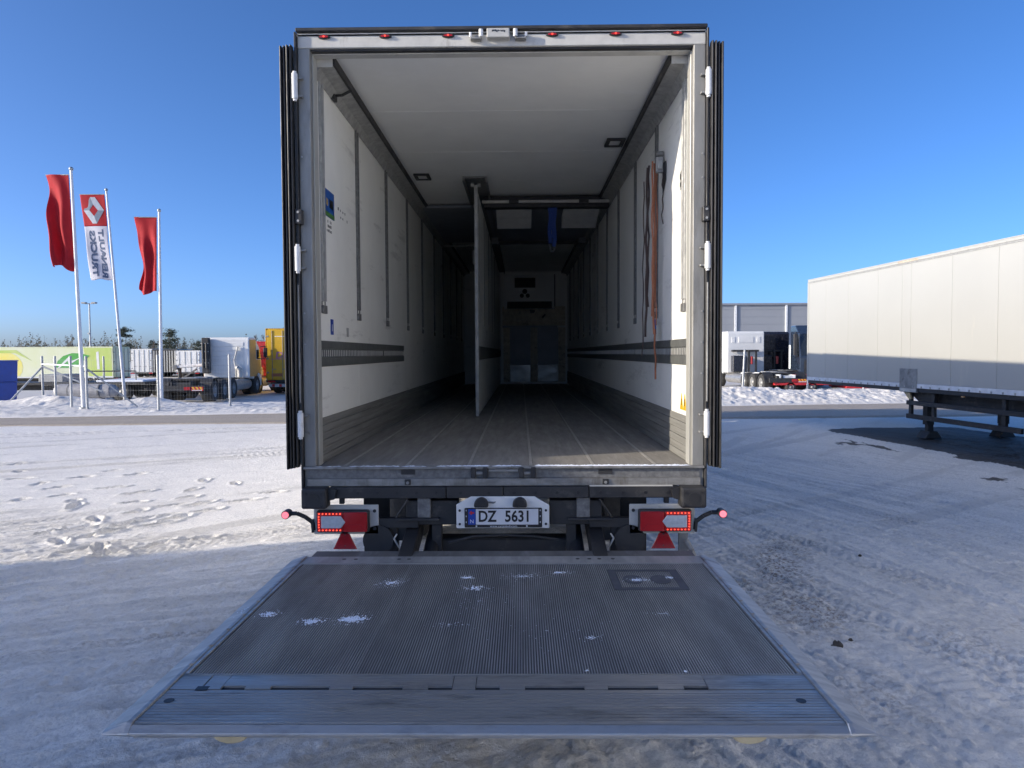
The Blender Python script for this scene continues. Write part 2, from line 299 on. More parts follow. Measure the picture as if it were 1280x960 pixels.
# ------------------------------------------------------------------ the ground
def snow_mat(name, base, base2, dirtc):
    m = bpy.data.materials.new(name); m.use_nodes = True
    n = m.node_tree.nodes; l = m.node_tree.links; b = n['Principled BSDF']
    b.inputs['Roughness'].default_value = 0.62; b.inputs['Specular IOR Level'].default_value = 0.35
    tc = n.new('ShaderNodeTexCoord')
    def noise(s, d, r=.6):
        k = n.new('ShaderNodeTexNoise'); k.inputs['Scale'].default_value = s; k.inputs['Detail'].default_value = d; k.inputs['Roughness'].default_value = r
        l.new(tc.outputs['Object'], k.inputs['Vector']); return k
    def mixc(f, a, c):
        x = n.new('ShaderNodeMix'); x.data_type = 'RGBA'; l.new(f, x.inputs['Factor'])
        for s, v in (('A', a), ('B', c)):
            if isinstance(v, tuple): x.inputs[s].default_value = (*v, 1)
            else: l.new(v, x.inputs[s])
        return x.outputs['Result']
    def mrange(v, a, c):
        x = n.new('ShaderNodeMapRange'); x.inputs['From Min'].default_value = a; x.inputs['From Max'].default_value = c; l.new(v, x.inputs['Value']); return x.outputs[0]
    def math2(op, a, c):
        x = n.new('ShaderNodeMath'); x.operation = op; x.use_clamp = True
        for i, v in enumerate((a, c)):
            if isinstance(v, (int, float)): x.inputs[i].default_value = v
            else: l.new(v, x.inputs[i])
        return x.outputs[0]
    def attr(k):
        a = n.new('ShaderNodeAttribute'); a.attribute_name = k; return a.outputs['Fac']
    clump = noise(24, 4); big = noise(.9, 6); mid = noise(9, 5); fine = noise(60, 4, .7); grit = noise(150, 2, .6)
    col = mixc(mrange(mid.outputs['Fac'], .35, .7), base, base2)
    col = mixc(math2('MULTIPLY', mrange(fine.outputs['Fac'], .54, .32), .80), col, tuple(x*.60 for x in base2))
    col = mixc(math2('MULTIPLY', mrange(clump.outputs['Fac'], .50, .34), .60), col, tuple(x*.70 for x in base2))
    # thin packed snow lets the grey underneath show
    col = mixc(math2('MULTIPLY', attr('packed'), mrange(fine.outputs['Fac'], .30, .72)), col, tuple(x*.46 for x in base))
    dm = math2('MULTIPLY', attr('dirt'), mrange(noise(30, 6, .75).outputs['Fac'], .47, .57))
    col = mixc(dm, col, dirtc)
    sp = math2('MULTIPLY', mrange(grit.outputs['Fac'], .66, .74), mrange(big.outputs['Fac'], .40, .62))
    col = mixc(math2('MULTIPLY', sp, .55), col, (.22, .19, .16))
    col = mixc(mrange(math2('ADD', attr('bare'), math2('MULTIPLY', math2('SUBTRACT', fine.outputs['Fac'], .5), .5)), .42, .56), col, mixc(grit.outputs['Fac'], (.06, .056, .052), (.12, .113, .105)))
    l.new(col, b.inputs['Base Color'])
    bp = n.new('ShaderNodeBump'); bp.inputs['Strength'].default_value = 0.75; bp.inputs['Distance'].default_value = 0.022
    l.new(math2('ADD', math2('MULTIPLY', clump.outputs['Fac'], .5), math2('ADD', math2('MULTIPLY', fine.outputs['Fac'], .5), math2('MULTIPLY', grit.outputs['Fac'], .22))), bp.inputs['Height'])
    l.new(bp.outputs[0], b.inputs['Normal'])
    return m
MT['snow'] = snow_mat('trodden_snow', (.95, .905, .825), (.90, .865, .80), (.24, .19, .145))
MT['roadsnow'] = snow_mat('packed_road_snow', (.50, .42, .325), (.64, .57, .47), (.28, .215, .15))

def axis_pts(segs):
    out = []
    for a, b, n in segs: out += list(np.linspace(a, b, n, endpoint=False))
    out.append(segs[-1][1]); return np.array(out)
gx = axis_pts([(-90,-40,10), (-40,-16,80), (-16,-6,170), (-6,6,560), (6,12,110), (12,40,70), (40,90,10)])
gy = axis_pts([(-60,-6,20), (-6,1.8,40), (1.8,8.5,360), (8.5,14,160), (14,21,120), (21,40,60)])
X, Y = np.meshgrid(gx, gy)
Z = np.zeros_like(X); dirt = np.zeros_like(X); packed = np.zeros_like(X); bare = np.zeros_like(X)
near = sstep(40, 8, np.abs(X))*sstep(34, 20, Y)
Z += near*(0.030*(fbm(X*.35, Y*.35, 3, 1)-.5) + 0.016*(fbm(X*2.3, Y*2.3, 3, 5)-.5))
# trodden, crumbly snow near the lift and on the right
crumb = np.clip(sstep(9.5, 5.5, Y)*.9 + sstep(1.2, 3.0, X)*sstep(12, 6, Y)*.5, 0, 1)
fresh = sstep(-2.3, -3.2, X)*sstep(7.2, 8.4, Y+.45*(X+3))      # smooth fresh snow, left
crumb *= (1-fresh)
crumb = np.maximum(crumb, .25*(1-fresh))
# streaks dragged by wheels and ploughs
def streak(ang, seed):
    a = R(ang); u = X*math.cos(a)+Y*math.sin(a); v = -X*math.sin(a)+Y*math.cos(a)+.25*(fbm(X*.25, Y*.25, 2, seed+3)-.5)*4
    return fbm(u*.55, v*9, 4, seed)
sR = streak(-69, 201); sL = streak(27, 211); wx_ = sstep(-1, 1.5, X)
stk = sL*(1-wx_)+sR*wx_
amt = (1-.8*fresh)*sstep(24, 12, Y)
lines = np.exp(-((stk-.5)/.024)**2)*sstep(.42, .62, fbm(X*.9, Y*.9, 3, 233)) + np.exp(-((stk-.62)/.020)**2)*sstep(.40, .6, fbm(X*1.1, Y*1.1, 3, 239))
packed = packed + (1.25-.35*wx_)*amt*np.clip(lines, 0, 1)
Z -= near*amt*.010*np.clip(lines, 0, 1)
Z += near*amt*(.042*(stk-.5) + .012*(np.abs(stk-.5) < .035))
packed = packed + (1.0-.55*wx_)*amt*sstep(.57, .70, stk)*(.4+.8*fbm(X*.8, Y*.8, 3, 219))
Z += near*crumb*(0.034*(fbm(X*7, Y*7, 3, 9)-.5) + 0.020*(np.abs(fbm(X*15, Y*15, 2, 13)-.5)*2-.4))
packed += .40*crumb*fbm(X*1.1, Y*1.1, 3, 21)*1.4
# tyre tracks: point, heading, curvature, width, depth, kind of tread
tr = [(-4.6,6.45,38,.010,.30,.016,1),(-4.9,6.85,40,.012,.28,.012,0),(-4.45,6.2,30,.02,.26,.014,1),(-3.3,6.6,40,.02,.30,.014,1),
      (-3.6,5.75,20,.03,.28,.014,1),(-3.3,5.35,22,.02,.28,.013,0),(-3.4,4.7,18,.03,.30,.014,1),(-3.0,4.2,35,.02,.26,.012,2),(-2.6,3.9,55,.01,.28,.013,1),
      (-8.7,12.1,29,.004,.30,.020,0),(-8.9,13.0,30,.004,.30,.018,1),(-11,15.2,30,.003,.34,.02,0),(-11.2,16.2,29,.002,.34,.02,1),(-11.5,17.6,22,.002,.34,.02,0),(-10,18.5,12,.002,.34,.02,0),(-10,14.2,33,-.01,.32,.018,0),(-12,12.0,20,.004,.3,.016,1),
      (3.77,13.87,-72,.010,.28,.016,1),(3.2,11.8,-74,.012,.30,.016,0),(2.3,8.4,-68,.012,.28,.016,1),(4.2,11.0,-71,.01,.28,.015,2),(4.9,13.2,-66,.006,.3,.016,0),(3.1,9.2,-64,.01,.28,.014,2),
      (1.9,6.9,-70,.01,.28,.016,1),(2.7,7.6,-66,.01,.3,.016,1),(1.75,5.6,-62,.02,.28,.018,2),(2.2,5.0,-60,.02,.3,.018,1),(4.6,9.6,-66,.012,.26,.014,0),(3.6,7.2,-62,.014,.26,.014,1),(4.4,6.6,-60,.012,.28,.014,0),(2.9,4.4,-58,.02,.28,.014,2),
      (-9,11.2,33,.006,.3,.012,0),(-6.2,8.2,37,.008,.3,.010,1),(5.6,16.5,-60,.004,.34,.012,0),(4.2,18.5,-35,.004,.34,.012,0),(2.8,15.5,-50,.006,.34,.014,0)]
for i, (px, py, hd, k, wd, dp, kind) in enumerate(tr):
    a = R(hd); dx, dy = math.cos(a), math.sin(a)
    rx, ry = X-px, Y-py
    al = rx*dx+ry*dy; la = -rx*dy+ry*dx
    la = la - .5*k*al*al
    m = (np.abs(la) < wd) & (np.abs(al) < 26)
    ln = la[m]; an = al[m]
    prof = sstep(wd*.5+.03, wd*.5-.02, np.abs(ln))
    rim = np.exp(-((np.abs(ln)-wd*.5-.035)/.03)**2)
    br = sstep(.34, .56, fbm(an*.55+i*7.3, ln*2+i*3.1, 3, 40+i))
    if kind == 0: tread = .35*np.cos(ln*2*math.pi/.07)
    elif kind == 1: tread = (.25*np.cos((an+np.abs(ln)*.7+.05*fbm(an*2, ln*4, 2, i))*2*math.pi/.095)+.2*np.cos(ln*2*math.pi/.075))*(.3+1.1*fbm(an*1.5, ln*6, 2, 300+i))
    else: tread = .42*np.cos((an-ln*.5+.05*fbm(an*2, ln*4, 2, i))*2*math.pi/.12)*(.2+1.3*fbm(an*1.3, ln*6, 2, 330+i))
    fade = sstep(26, 14, np.abs(an))*near[m]
    Z[m] += fade*br*dp*(-prof*(.40+1.5*tread) + .40*rim)
    packed[m] = np.maximum(packed[m], fade*br*prof*(.7 if px < 1 else .30))
# footprints in the fresh snow
fp = [(-9.06,12.97),(-6.74,9.71),(-6.82,10.59),(-6.37,9.98),(-5.94,9.59),(-5.75,9.28),(-5.01,8.5),(-4.96,8.1),(-4.66,7.67),(-4.43,7.16),(-4.21,7.19),(-4.04,7.1),(-4.54,8.41),(-4.59,8.18),(-4.54,7.92),(-4.77,8.93),(-4.15,8.29),(-4.5,9.31),(-4.53,9.84),(-4.74,10.42),(-4.31,8.7),(-4.1,8.57),(-4.18,9.41),(-7.3,10.9),(-7.9,11.4),(-8.4,12.1),(-7.0,11.5),(-3.75,7.35),(-3.4,7.6),(-8.0,10.2),(-7.6,9.4),(-7.2,8.9),(-8.6,11.0),(-5.4,10.2),(-5.1,9.5),(-4.9,11.2),(-4.3,10.9),(-6.0,10.6),(-5.2,7.9),(-4.8,7.5),(-3.9,9.0),(-3.7,9.6),(-3.5,10.2),(-9.6,12.4),(-6.9,12.2),(-6.3,11.8)]
r2 = random.Random(3)
for (px, py) in fp:
    a = R(r2.choice([60, 70, 35, 45, 120]) + r2.uniform(-15, 15)); dx, dy = math.cos(a), math.sin(a)
    L = r2.uniform(.13, .21); W = r2.uniform(.045, .065); dp = r2.uniform(.04, .065)
    m = (np.abs(X-px) < .6) & (np.abs(Y-py) < .6)
    al = (X[m]-px)*dx+(Y[m]-py)*dy; la = -(X[m]-px)*dy+(Y[m]-py)*dx
    e = np.sqrt((al/L)**2+(la/(W*(1+.25*np.sin(al*14))))**2)
    Z[m] += -dp*sstep(1.12, .82, e) + .018*np.exp(-((e-1.45)/.22)**2)
# dark patches
def blob(x, y, rx, ry, ang=0):
    a = R(ang); u = (X-x)*math.cos(a)+(Y-y)*math.sin(a); v = -(X-x)*math.sin(a)+(Y-y)*math.cos(a)
    return np.exp(-((u/rx)**2+(v/ry)**2))
for (x, y, rx, ry, an, s) in [(2.3,6.5,.30,1.0,-15,1.2),(2.1,5.5,.35,.6,-10,1.2),(1.75,6.0,.25,.22,0,1.15),(2.6,7.2,.4,.7,-20,.8),(2.9,4.8,.35,.45,0,.55),(3.3,6.2,.5,.25,-60,.4),(2.0,4.1,.3,.5,0,.5),(3.6,5.0,.9,.25,-65,.45),(4.3,8.5,1.3,.35,-65,.4),(-2.6,4.9,.7,.10,18,.5),(-3.4,4.6,.6,.09,20,.5),(-2.2,6.1,.5,.07,16,.4),(.3,2.6,2.0,.5,0,.35)]:
    dirt = np.maximum(dirt, .95*s*blob(x, y, rx, ry, an)*(.45+.9*fbm(X*3, Y*3, 3, 77)))
dirt = np.clip(dirt, 0, 1)
# bare asphalt left under the parked white trailer
th = R(4.8); u = (X-8.27)*math.cos(th)+(Y-21.3)*math.sin(th); v = -(X-8.27)*math.sin(th)+(Y-21.3)*math.cos(th)
edge = .55*(fbm(X*.9, Y*.45, 4, 91)-.5)
wid = sstep(-1.15, -.55, u+edge*1.6)*sstep(2.9, 2.3, u+edge)*sstep(-16, -14, v)*sstep(-2.2, -3.2, v+edge)
spot = sstep(.60, .70, fbm(X*2.2, Y*.9, 4, 97))*sstep(-3.2, -1.2, u)*sstep(0.2, -.6, u)*sstep(-16, -13, v)*sstep(-3.5, -6, v)*.9
bare = np.clip(np.maximum(wid, spot), 0, 1)
Z -= .022*bare
# the road and the land beyond lie a little lower
Z -= .10*sstep(19.8, 20.6, Y-.07*X-1.0)
Z -= .55*sstep(27.5, 30, Y-.158*X)
ground = grid_mesh('ground', X, Y, Z, MT['snow'], {'dirt': dirt, 'packed': np.clip(packed,0,1), 'bare': bare})
tag(ground, kind='structure')

# far snow field out to the horizon
fx = axis_pts([(-4000,-300,4), (-300,300,12), (300,4000,4)]); fy = axis_pts([(-4000,-60,4), (-60,60,4), (60,400,8), (400,4500,5)])
FX, FY = np.meshgrid(fx, fy)
o0 = np.zeros_like(FX)
tag(grid_mesh('snow_field', FX, FY, o0-.72+.0*FX, MT['snow'], {'dirt': o0, 'packed': o0, 'bare': o0}), kind='structure')
# the yard beyond the road, a little below this one
yx = np.linspace(-90, 90, 120); yy = np.linspace(29, 125, 70)
YX, YY = np.meshgrid(yx, yy)
tag(grid_mesh('far_yard', YX, YY, -.34+.05*(fbm(YX*.3, YY*.3, 3, 4)-.5), MT['snow'], {'dirt': .5*fbm(YX*.15, YY*.15, 3, 8), 'packed': .6*np.ones_like(YX), 'bare': np.zeros_like(YX)}), kind='structure')
# the road
s = np.linspace(-90, 90, 500); t = np.linspace(0, 1, 36)
S, T = np.meshgrid(s, t)
yn = 21.75+.071*S; yf = 25.9+.158*S
yn = np.where(S < -16, 20.6+.03*(S+16), yn); yf = np.where(S < -16, 23.4+.08*(S+16), yf)
RY = yn*(1-T)+yf*T
rz = -.045+.02*(fbm(S*.5, RY*3, 3, 31)-.5) + .03*np.cos(T*2*math.pi*2)*.5*(vnoise(S*.2, T*3, 8)) - .08*((T < .02)|(T > .98))
road = grid_mesh('road', S, RY, rz, MT['roadsnow'], {'dirt': np.clip(.2+.5*np.sin(T*math.pi*2.9)**2*fbm(S*.12, RY*2, 3, 51), 0, 1), 'packed': .7*np.ones_like(S), 'bare': np.zeros_like(S)})
tag(road, kind='structure')
# ploughed snow bank beyond the road
s = np.concatenate([np.linspace(-70,-30,120), np.linspace(-29.9,18,900), np.linspace(18.1,70,200)]); t = np.linspace(0, 7.5, 70)
S, T = np.meshgrid(s, t)
yf = np.where(S < -16, 23.4+.08*(S+16), 25.9+.158*S) - .25
hgt = .05+.17*sstep(-6, 4, S)
ridge = sstep(0, .7, T)*sstep(7.2, 4.5, T)
lump = fbm(S*1.3, T*1.3, 4, 61)
H = ridge*(hgt*(.55+.9*lump)*(sstep(.1, 2.0, T)) + .10*(.45+.55*sstep(-6, 4, S))*np.abs(fbm(S*3.2, T*3.2, 3, 66)-.5)*2 + .05*(fbm(S*9, T*9, 2, 69)))
H += .50*np.exp(-((S+18.2)/1.9)**2-((T-5.6)/1.1)**2)*(.6+.6*lump) + .25*np.exp(-((S+14.6)/1.0)**2-((T-5.4)/.9)**2)
H += .22*np.exp(-((S-9)/3.0)**2-((T-3.6)/1.2)**2)
H -= .36*sstep(5.0, 7.5, T) + .06*(T < .1)
bank = grid_mesh('snow_bank', S, yf+T, H-.03, MT['snow'], {'dirt': .35*(lump > .62)*np.ones_like(S), 'packed': .2*np.ones_like(S), 'bare': np.zeros_like(S)})
tag(bank, kind='structure')
# ================================================================== the open trailer
TX, TY = -0.116, 4.742
T = thing('box_trailer', 'grey white refrigerated box trailer with rear doors folded back and tail lift lowered', 'trailer', (TX, TY, 0))
ZF, ZC = 1.198, 3.895
WI = 1.243
# --- body shell
rf = MB().box(-1.30, 1.30, .0, 13.4, 3.957, 3.975).build('roof', 'whitepaint', T)
MB().box(-1.302, 1.302, -.032, .05, 3.977, 4.0).build('roof_edge', 'black', T, .004)
pan = []
yy0 = .06
k = 0
for yc in [.07+1.2*i for i in range(12)]:
    y1 = min(yc+1.2, 13.0)
    if y1 <= yc: continue
    MB().box(-WI-.004, WI+.004, (yc if k else .13)+.003, y1-.003, ZC, 3.955).build('ceiling_panel', 'ceil', rf, .002); k += 1
for (lx, ly, s) in [(1.0, 2.17, 1), (-.96, 3.43, -1), (-.94, 5.9, 1)]:
    lp = MB()
    lp.box(lx-.085, lx+.085, ly-.12, ly-.085, ZC-.022, ZC+.002).box(lx-.085, lx+.085, ly+.085, ly+.12, ZC-.022, ZC+.002)
    lp.box(lx-.085, lx-.05, ly-.083, ly+.083, ZC-.022, ZC+.002).box(lx+.05, lx+.085, ly-.083, ly+.083, ZC-.022, ZC+.002)
    lo = lp.build('ceiling_lamp', 'black', T, .004)
    MB().box(lx-.048, lx+.048, ly-.083, ly+.083, ZC-.010, ZC+.001).build('lens', 'white', lo)

def side_wall(sg, rails, band_end, name='side_wall'):
    X0, X1 = sorted((sg*1.292, sg*1.3))
    wl = MB().box(X0, X1, .10, 13.4, 1.05, 3.955).build(name, 'whitepaint', T)
    ys = [.152] + [r+.0 for r in rails[1:]] + [13.0]
    for a, b in zip(ys[:-1], ys[1:]):
        xa, xb = sorted((sg*WI, sg*1.290))
        MB().box(xa, xb, a+.002, b-.002, ZF, 3.953).build('wall_panel', 'wall', wl, .0015)
    # scuffed kick plate with rolled lines
    kb = MB()
    for i in range(6):
        z0 = ZF+.002+i*.0508; xa, xb = sorted((sg*(1.228+.003*(i % 2)), sg*(WI-.001)))
        kb.box(xa, xb, .154, 12.9, z0, z0+.0485)
    kb.build('kick_plate', 'kick', wl, .003)
    # impact strip with a slotted lashing track
    xa, xb = sorted((sg*1.232, sg*(WI-.001)))
    MB().box(xa, xb, .16, band_end, 1.972, 2.028).box(xa, xb, .16, band_end, 1.850, 1.912).build('impact_strip', 'band', wl, .003)
    MB().box(*sorted((sg*1.2385, sg*(WI-.0015))), .16, band_end, 1.9125, 1.9715).build('lashing_track', 'band', wl)
    sb = MB(); y = .19
    while y < band_end-.03:
        if not (.0 < (y-2.45) < .05): sb.box(*sorted((sg*1.2345, sg*1.2383)), y, y+.009, 1.919, 1.965)
        y += .053
    tag(sb.build('slot', 'frame', wl), kind='stuff')
    # vertical lashing rails
    for i, r in enumerate(rails):
        zb = 2.25; zt = 3.82
        o = MB().box(*sorted((sg*1.228, sg*(WI-.001))), r-.048, r-.018, zb+.05, zt).box(*sorted((sg*1.228, sg*(WI-.001))), r+.018, r+.048, zb+.05, zt).build('wall_rail', 'raildark' if i % 9 else 'railgrey', wl, .002)
        MB().box(*sorted((sg*1.238, sg*(WI-.0012))), r-.0175, r+.0175, zb+.05, zt).build('rail_core', 'railgrey', wl)
        MB().box(*sorted((sg*1.236, sg*(WI-.001))), r-.048, r-.030, zb+.022, zb+.0495).box(*sorted((sg*1.236, sg*(WI-.001))), r+.030, r+.048, zb+.022, zb+.0495).box(*sorted((sg*1.226, sg*(WI-.001))), r-.052, r+.052, zb-.035, zb+.021).build('rail_foot', 'raildark', wl, .002)
    # ceiling guide rail
    MB().prism([(sg*1.242, 3.893), (sg*1.242, 3.772), (sg*1.232, 3.772), (sg*1.20, 3.825), (sg*1.118, 3.845), (sg*1.118, 3.893)], .155, 12.9, 'y').build('guide_rail', 'railgrey', wl)
    MB().box(*sorted((sg*1.10, sg*1.1165)), .155, 12.9, 3.842, 3.893).build('guide_rail_lip', 'black', wl)
    MB().box(*sorted((sg*1.112, sg*1.238)), .148, .1535, 3.822, 3.893).build('rail_end_cap', 'frame', wl, .002)
    return wl
railsL = [.31, 1.40, 2.72, 4.08, 5.4, 6.8, 8.15, 9.5, 10.8, 12.1]
railsR = [.33, 1.34, 2.46, 3.68, 4.78, 5.95, 7.1, 8.3, 9.5, 10.7, 11.9]
wallL = lab(side_wall(-1, railsL, 3.73), 'left inner wall with a blue sign and short slotted strip')
wallR = lab(side_wall(1, railsR, 12.9), 'right inner wall with sunlit rear edge and full length slotted strip')
# small hooked bracket on the left guide rail
MB().tube([(-1.22, .62, 3.80), (-1.16, .60, 3.795), (-1.09, .60, 3.83)], .010, 6).box(-1.235, -1.21, .58, .66, 3.765, 3.80).build('rail_hook', 'black', wallL)
# signs on the walls
def wall_text(sg, txt, y, z, size, mat, parent, name, x=1.2415, wide=1.0):
    vs, fs = text_geo(txt, size, 0.0006)
    m = frame_m((sg*x, y, z), (0, wide*(1 if sg < 0 else -1), 0), (0, 0, 1))
    return MB().add(vs, fs, mat=m).build(name, mat, parent, fix=False)
s1 = MB().box(-WI-.0, -WI+.004, .385, .64, 2.905, 3.095).build('wall_sign', 'signblue', wallL, .001)
MB().box(-WI+.0042, -WI+.006, .39, .635, 2.908, 2.938).build('sign_border', 'green', wallL)
MB().box(-WI+.0042, -WI+.006, .505, .605, 2.975, 3.035).build('sign_print', 'ink', wallL)
MB().box(-WI+.0042, -WI+.006, .425, .435, 2.985, 3.03).box(-WI+.0042, -WI+.006, .45, .46, 2.98, 3.025).build('sign_mark', 'stripe_y', wallL)
def marks(sg, y0, z0, rows, cols, dy, dz, w_, h_, seed):           # small worn print, too faint to read
    q = random.Random(seed); b = MB()
    for i in range(rows):
        for j in range(cols):
            if q.random() < .25: continue
            y = y0+j*dy+q.uniform(-.002, .002); z = z0-i*dz
            b.box(*sorted((sg*(WI-.0012), sg*(WI+.0))), y, y+w_*q.uniform(.5, 1), z, z+h_*q.uniform(.6, 1))
    return tag(b.build('worn_print', 'raildark', wallL), kind='stuff')
marks(-1, .44, 2.865, 3, 6, .022, .032, .018, .022, 3)
marks(-1, .76, 3.01, 2, 5, .07, .05, .03, .022, 5)
MB().box(-WI, -WI+.003, .50, .575, 2.075, 2.185).build('small_sign', 'plateblue', wallL)
MB().box(-WI+.0032, -WI+.0045, .528, .546, 2.10, 2.15).build('sign_mark', 'platewhite', wallL)
MB().box(-WI, -WI+.002, .98, 1.05, 2.07, 2.14).build('worn_sticker', 'railgrey', wallL)
for yk in (.30, .40):                                             # two warning triangles
    MB().prism([(yk-.047, 1.535), (yk+.047, 1.535), (yk+.004, 1.648), (yk-.004, 1.648)], WI-.003, WI, 'x').build('warning_sticker', 'yellow', wallR)
    MB().box(WI-.0045, WI-.0032, yk-.006, yk+.006, 1.565, 1.612).build('warning_mark', 'ink', wallR)
MB().box(WI-.004, WI, .425, .475, 3.07, 3.20).build('plug_plate', 'railgrey', wallR, .001)
for q0, q1 in ((3.09, 3.12), (3.14, 3.18)): MB().box(WI-.0065, WI-.0042, .435, .465, q0, q1).build('plug', 'black', wallR)

# --- floor
seams = [-1.243, -1.05, -.64, -.23, .18, .59, 1.0, 1.243]
flr = MB().box(-1.29, 1.29, .07, 13.0, 1.10, 1.165).build('floor', 'black', T)
for a, b in zip(seams[:-1], seams[1:]):
    MB().box(a+.010, b-.010, .07, 12.95, 1.167, ZF).build('floor_board', 'floor', flr, .002)
for a in seams[1:-1]:
    MB().box(a-.0095, a+.0095, .07, 12.95, 1.167, ZF+.0015).build('seam_strip', 'seam', flr)
MB().box(-1.222, 1.222, .012, .066, 1.165, ZF-.004).build('threshold', 'raildark', flr, .002)

cu = MB().box(-1.27, 1.27, 13.41, 14.3, 2.15, 3.985).build('nose_cooling_unit', 'whitepaint', T, .05)
MB().box(-.8, .8, 14.301, 14.32, 2.9, 3.7).build('grille', 'black', cu)
# --- rear frame
rfm = MB().box(-1.298, 1.298, .0, .10, 3.884, 3.972).build('rear_frame', 'frame', T, .004)
MB().box(-1.22, 1.22, .02, .06, 3.872, 3.8835).build('header_gasket', 'black', rfm)
MB().box(-1.22, 1.22, .062, .125, 3.866, 3.8835).box(-1.22, 1.22, .127, .15, 3.874, 3.8835).build('header_ledge', 'frame', rfm, .002)
for sg in (-1, 1):
    MB().box(*sorted((sg*1.222, sg*1.298)), .0, .148, 1.06, 3.883).build('post', 'post', rfm, .004)
    MB().box(*sorted((sg*1.2995, sg*1.312)), -.030, .09, 1.06, 3.976).build('post_lip', 'black', rfm, .002)
    MB().box(*sorted((sg*1.214, sg*1.2215)), .05, .145, ZF+.002, 3.865).build('inner_seal_strip', 'rtside', rfm, .002)
for lx in (-1.124, -.734, -.334, .326, .726, 1.116):
    b = MB()
    pl = [(.040*math.cos(t)*(1.0), .0125*math.sin(t)) for t in [2*math.pi*i/16 for i in range(16)]]
    b.prism([(lx+u, 3.949+v) for u, v in pl], -.014, 0.002, 'y')
    ml = b.build('marker_lamp', 'black', rfm, .002)
    b = MB(); b.prism([(lx+.72*u, 3.949+.62*v) for u, v in pl], -.020, -.0142, 'y'); b.build('lens', 'redlens', rfm, .002)
    MB().cyl((lx, -.0215, 3.949), (lx, -.0202, 3.949), .006, 8).build('lens_bulb', 'redled', rfm)
lb = MB().box(-.088, .056, -.055, .0, 3.918, 3.976).build('camera_box', 'plategrey', rfm, .006, 2)
q_ = random.Random(5); b = MB()
for i in range(9):
    x = -.055+i*.0095; b.box(x, x+.006, -.0565, -.0552, 3.952+q_.uniform(-.004, .004), 3.962+q_.uniform(-.003, .003))
tag(b.build('worn_print', 'ink', lb), kind='stuff')
for sg in (-1, 1):
    cx = -.016+sg*.108
    MB().cyl((cx, -.045, 3.925), (cx, -.045, 3.970), .014, 12).build('keeper_roller', 'white', rfm)
    c2 = -.016+sg*.175
    MB().cyl((c2, -.03, 3.930), (c2, -.03, 3.958), .009, 10).build('keeper_pin', 'white', rfm)
    MB().box(*sorted((cx, c2)), -.05, -.002, 3.912, 3.922).box(*sorted((cx, c2)), -.012, -.001, 3.923, 3.955).build('keeper_bracket', 'steelgrey', rfm, .002)
# sill
sl = MB().box(-1.298, 1.298, -.035, .010, 1.188, 1.205).build('sill', 'sill', rfm, .004)
MB().box(-1.27, 1.27, -.006, .010, 1.128, 1.186).build('sill_recess', 'raildark', rfm)
MB().box(-1.275, 1.275, -.026, .010, 1.076, 1.127).build('sill_plate', 'sill', rfm, .004)
for lx in (-.155, .155):                                          # twin lock keepers in the middle, one each side
    for q0 in (lx-.055, lx+.022): MB().box(q0, q0+.033, -.042, -.007, 1.130, 1.200).build('lock_keeper', 'black', rfm, .004)
    MB().cyl((lx-.02, -.03, 1.16), (lx+.02, -.03, 1.16), .012, 10).build('keeper_pin', 'steelgrey', rfm)
MB().box(-.097, .097, -.030, -.007, 1.168, 1.186).build('lock_bar', 'steelgrey', rfm, .003)
for lx in (-.62, .66):
    MB().box(lx-.02, lx+.02, -.034, -.0265, 1.085, 1.122).build('latch_plate', 'black', rfm, .003)
    MB().cyl((lx, -.042, 1.10), (lx, -.0345, 1.10), .010, 8).build('latch_bolt', 'steelgrey', rfm)
    MB().box(lx-.045, lx+.045, -.012, -.0065, 1.15, 1.182).build('latch_recess', 'black', rfm)
# --- rear doors folded along the sides, seen edge on
for sg, side in ((-1, 'left'), (1, 'right')):
    d = MB().box(*sorted((sg*1.318, sg*1.398)), -.01, 1.24, 1.215, 3.87).build('rear_door', 'whitepaint', T, .004)
    lab(d, side + ' rear door folded flat against the outside, black seals on its edge')
    for i in range(4):
        xc = sg*(1.328+.0205*i)
        z1 = 3.885-.004*(3-i)*0; 
        b = MB()
        b.prism([(xc-.0085, -.012), (xc+.0085, -.012), (xc+.0075, -.050-.006*(i % 2)), (xc+.003, -.060-.006*(i % 2)), (xc-.003, -.060-.006*(i % 2)), (xc-.0075, -.050-.006*(i % 2))], 1.205-.004*i, 3.885-.003*i, 'z')
        b.build('door_seal', 'rubber', d, .002)
    for zc in (3.63, 2.545, 1.48):
        h = MB().cyl((sg*1.306, -.045, zc-.078), (sg*1.306, -.045, zc+.078), .0195, 16).cyl((sg*1.306, -.045, zc-.092), (sg*1.306, -.045, zc-.080), .013, 12).cyl((sg*1.306, -.045, zc+.080), (sg*1.306, -.045, zc+.092), .013, 12)
        h.build('hinge', 'white', d)
        MB().box(*sorted((sg*1.262, sg*1.306)), -.034, -.001, zc-.062, zc-.05).box(*sorted((sg*1.262, sg*1.306)), -.034, -.001, zc+.05, zc+.062).build('hinge_leaf', 'steelgrey', d, .002)
    lk = MB().box(*sorted((sg*1.275, sg*1.318)), -.05, -.002, 2.765, 2.86).build('lock_block', 'black', d, .004)
    for z in (2.785, 2.84): MB().cyl((sg*1.297, -.055, z), (sg*1.297, -.0505, z), .008, 8).build('lock_bolt', 'railgrey', d)
    MB().cyl((sg*1.311, -.03, 1.62), (sg*1.311, -.03, 2.38), .007, 8).build('lock_rod', 'steelgrey', d)
    for z in (3.2, 3.05, 2.2, 2.0, 1.8): MB().cyl((sg*1.28, -.006, z), (sg*1.28, -.0005, z), .006, 6).build('rivet', 'railgrey', d)

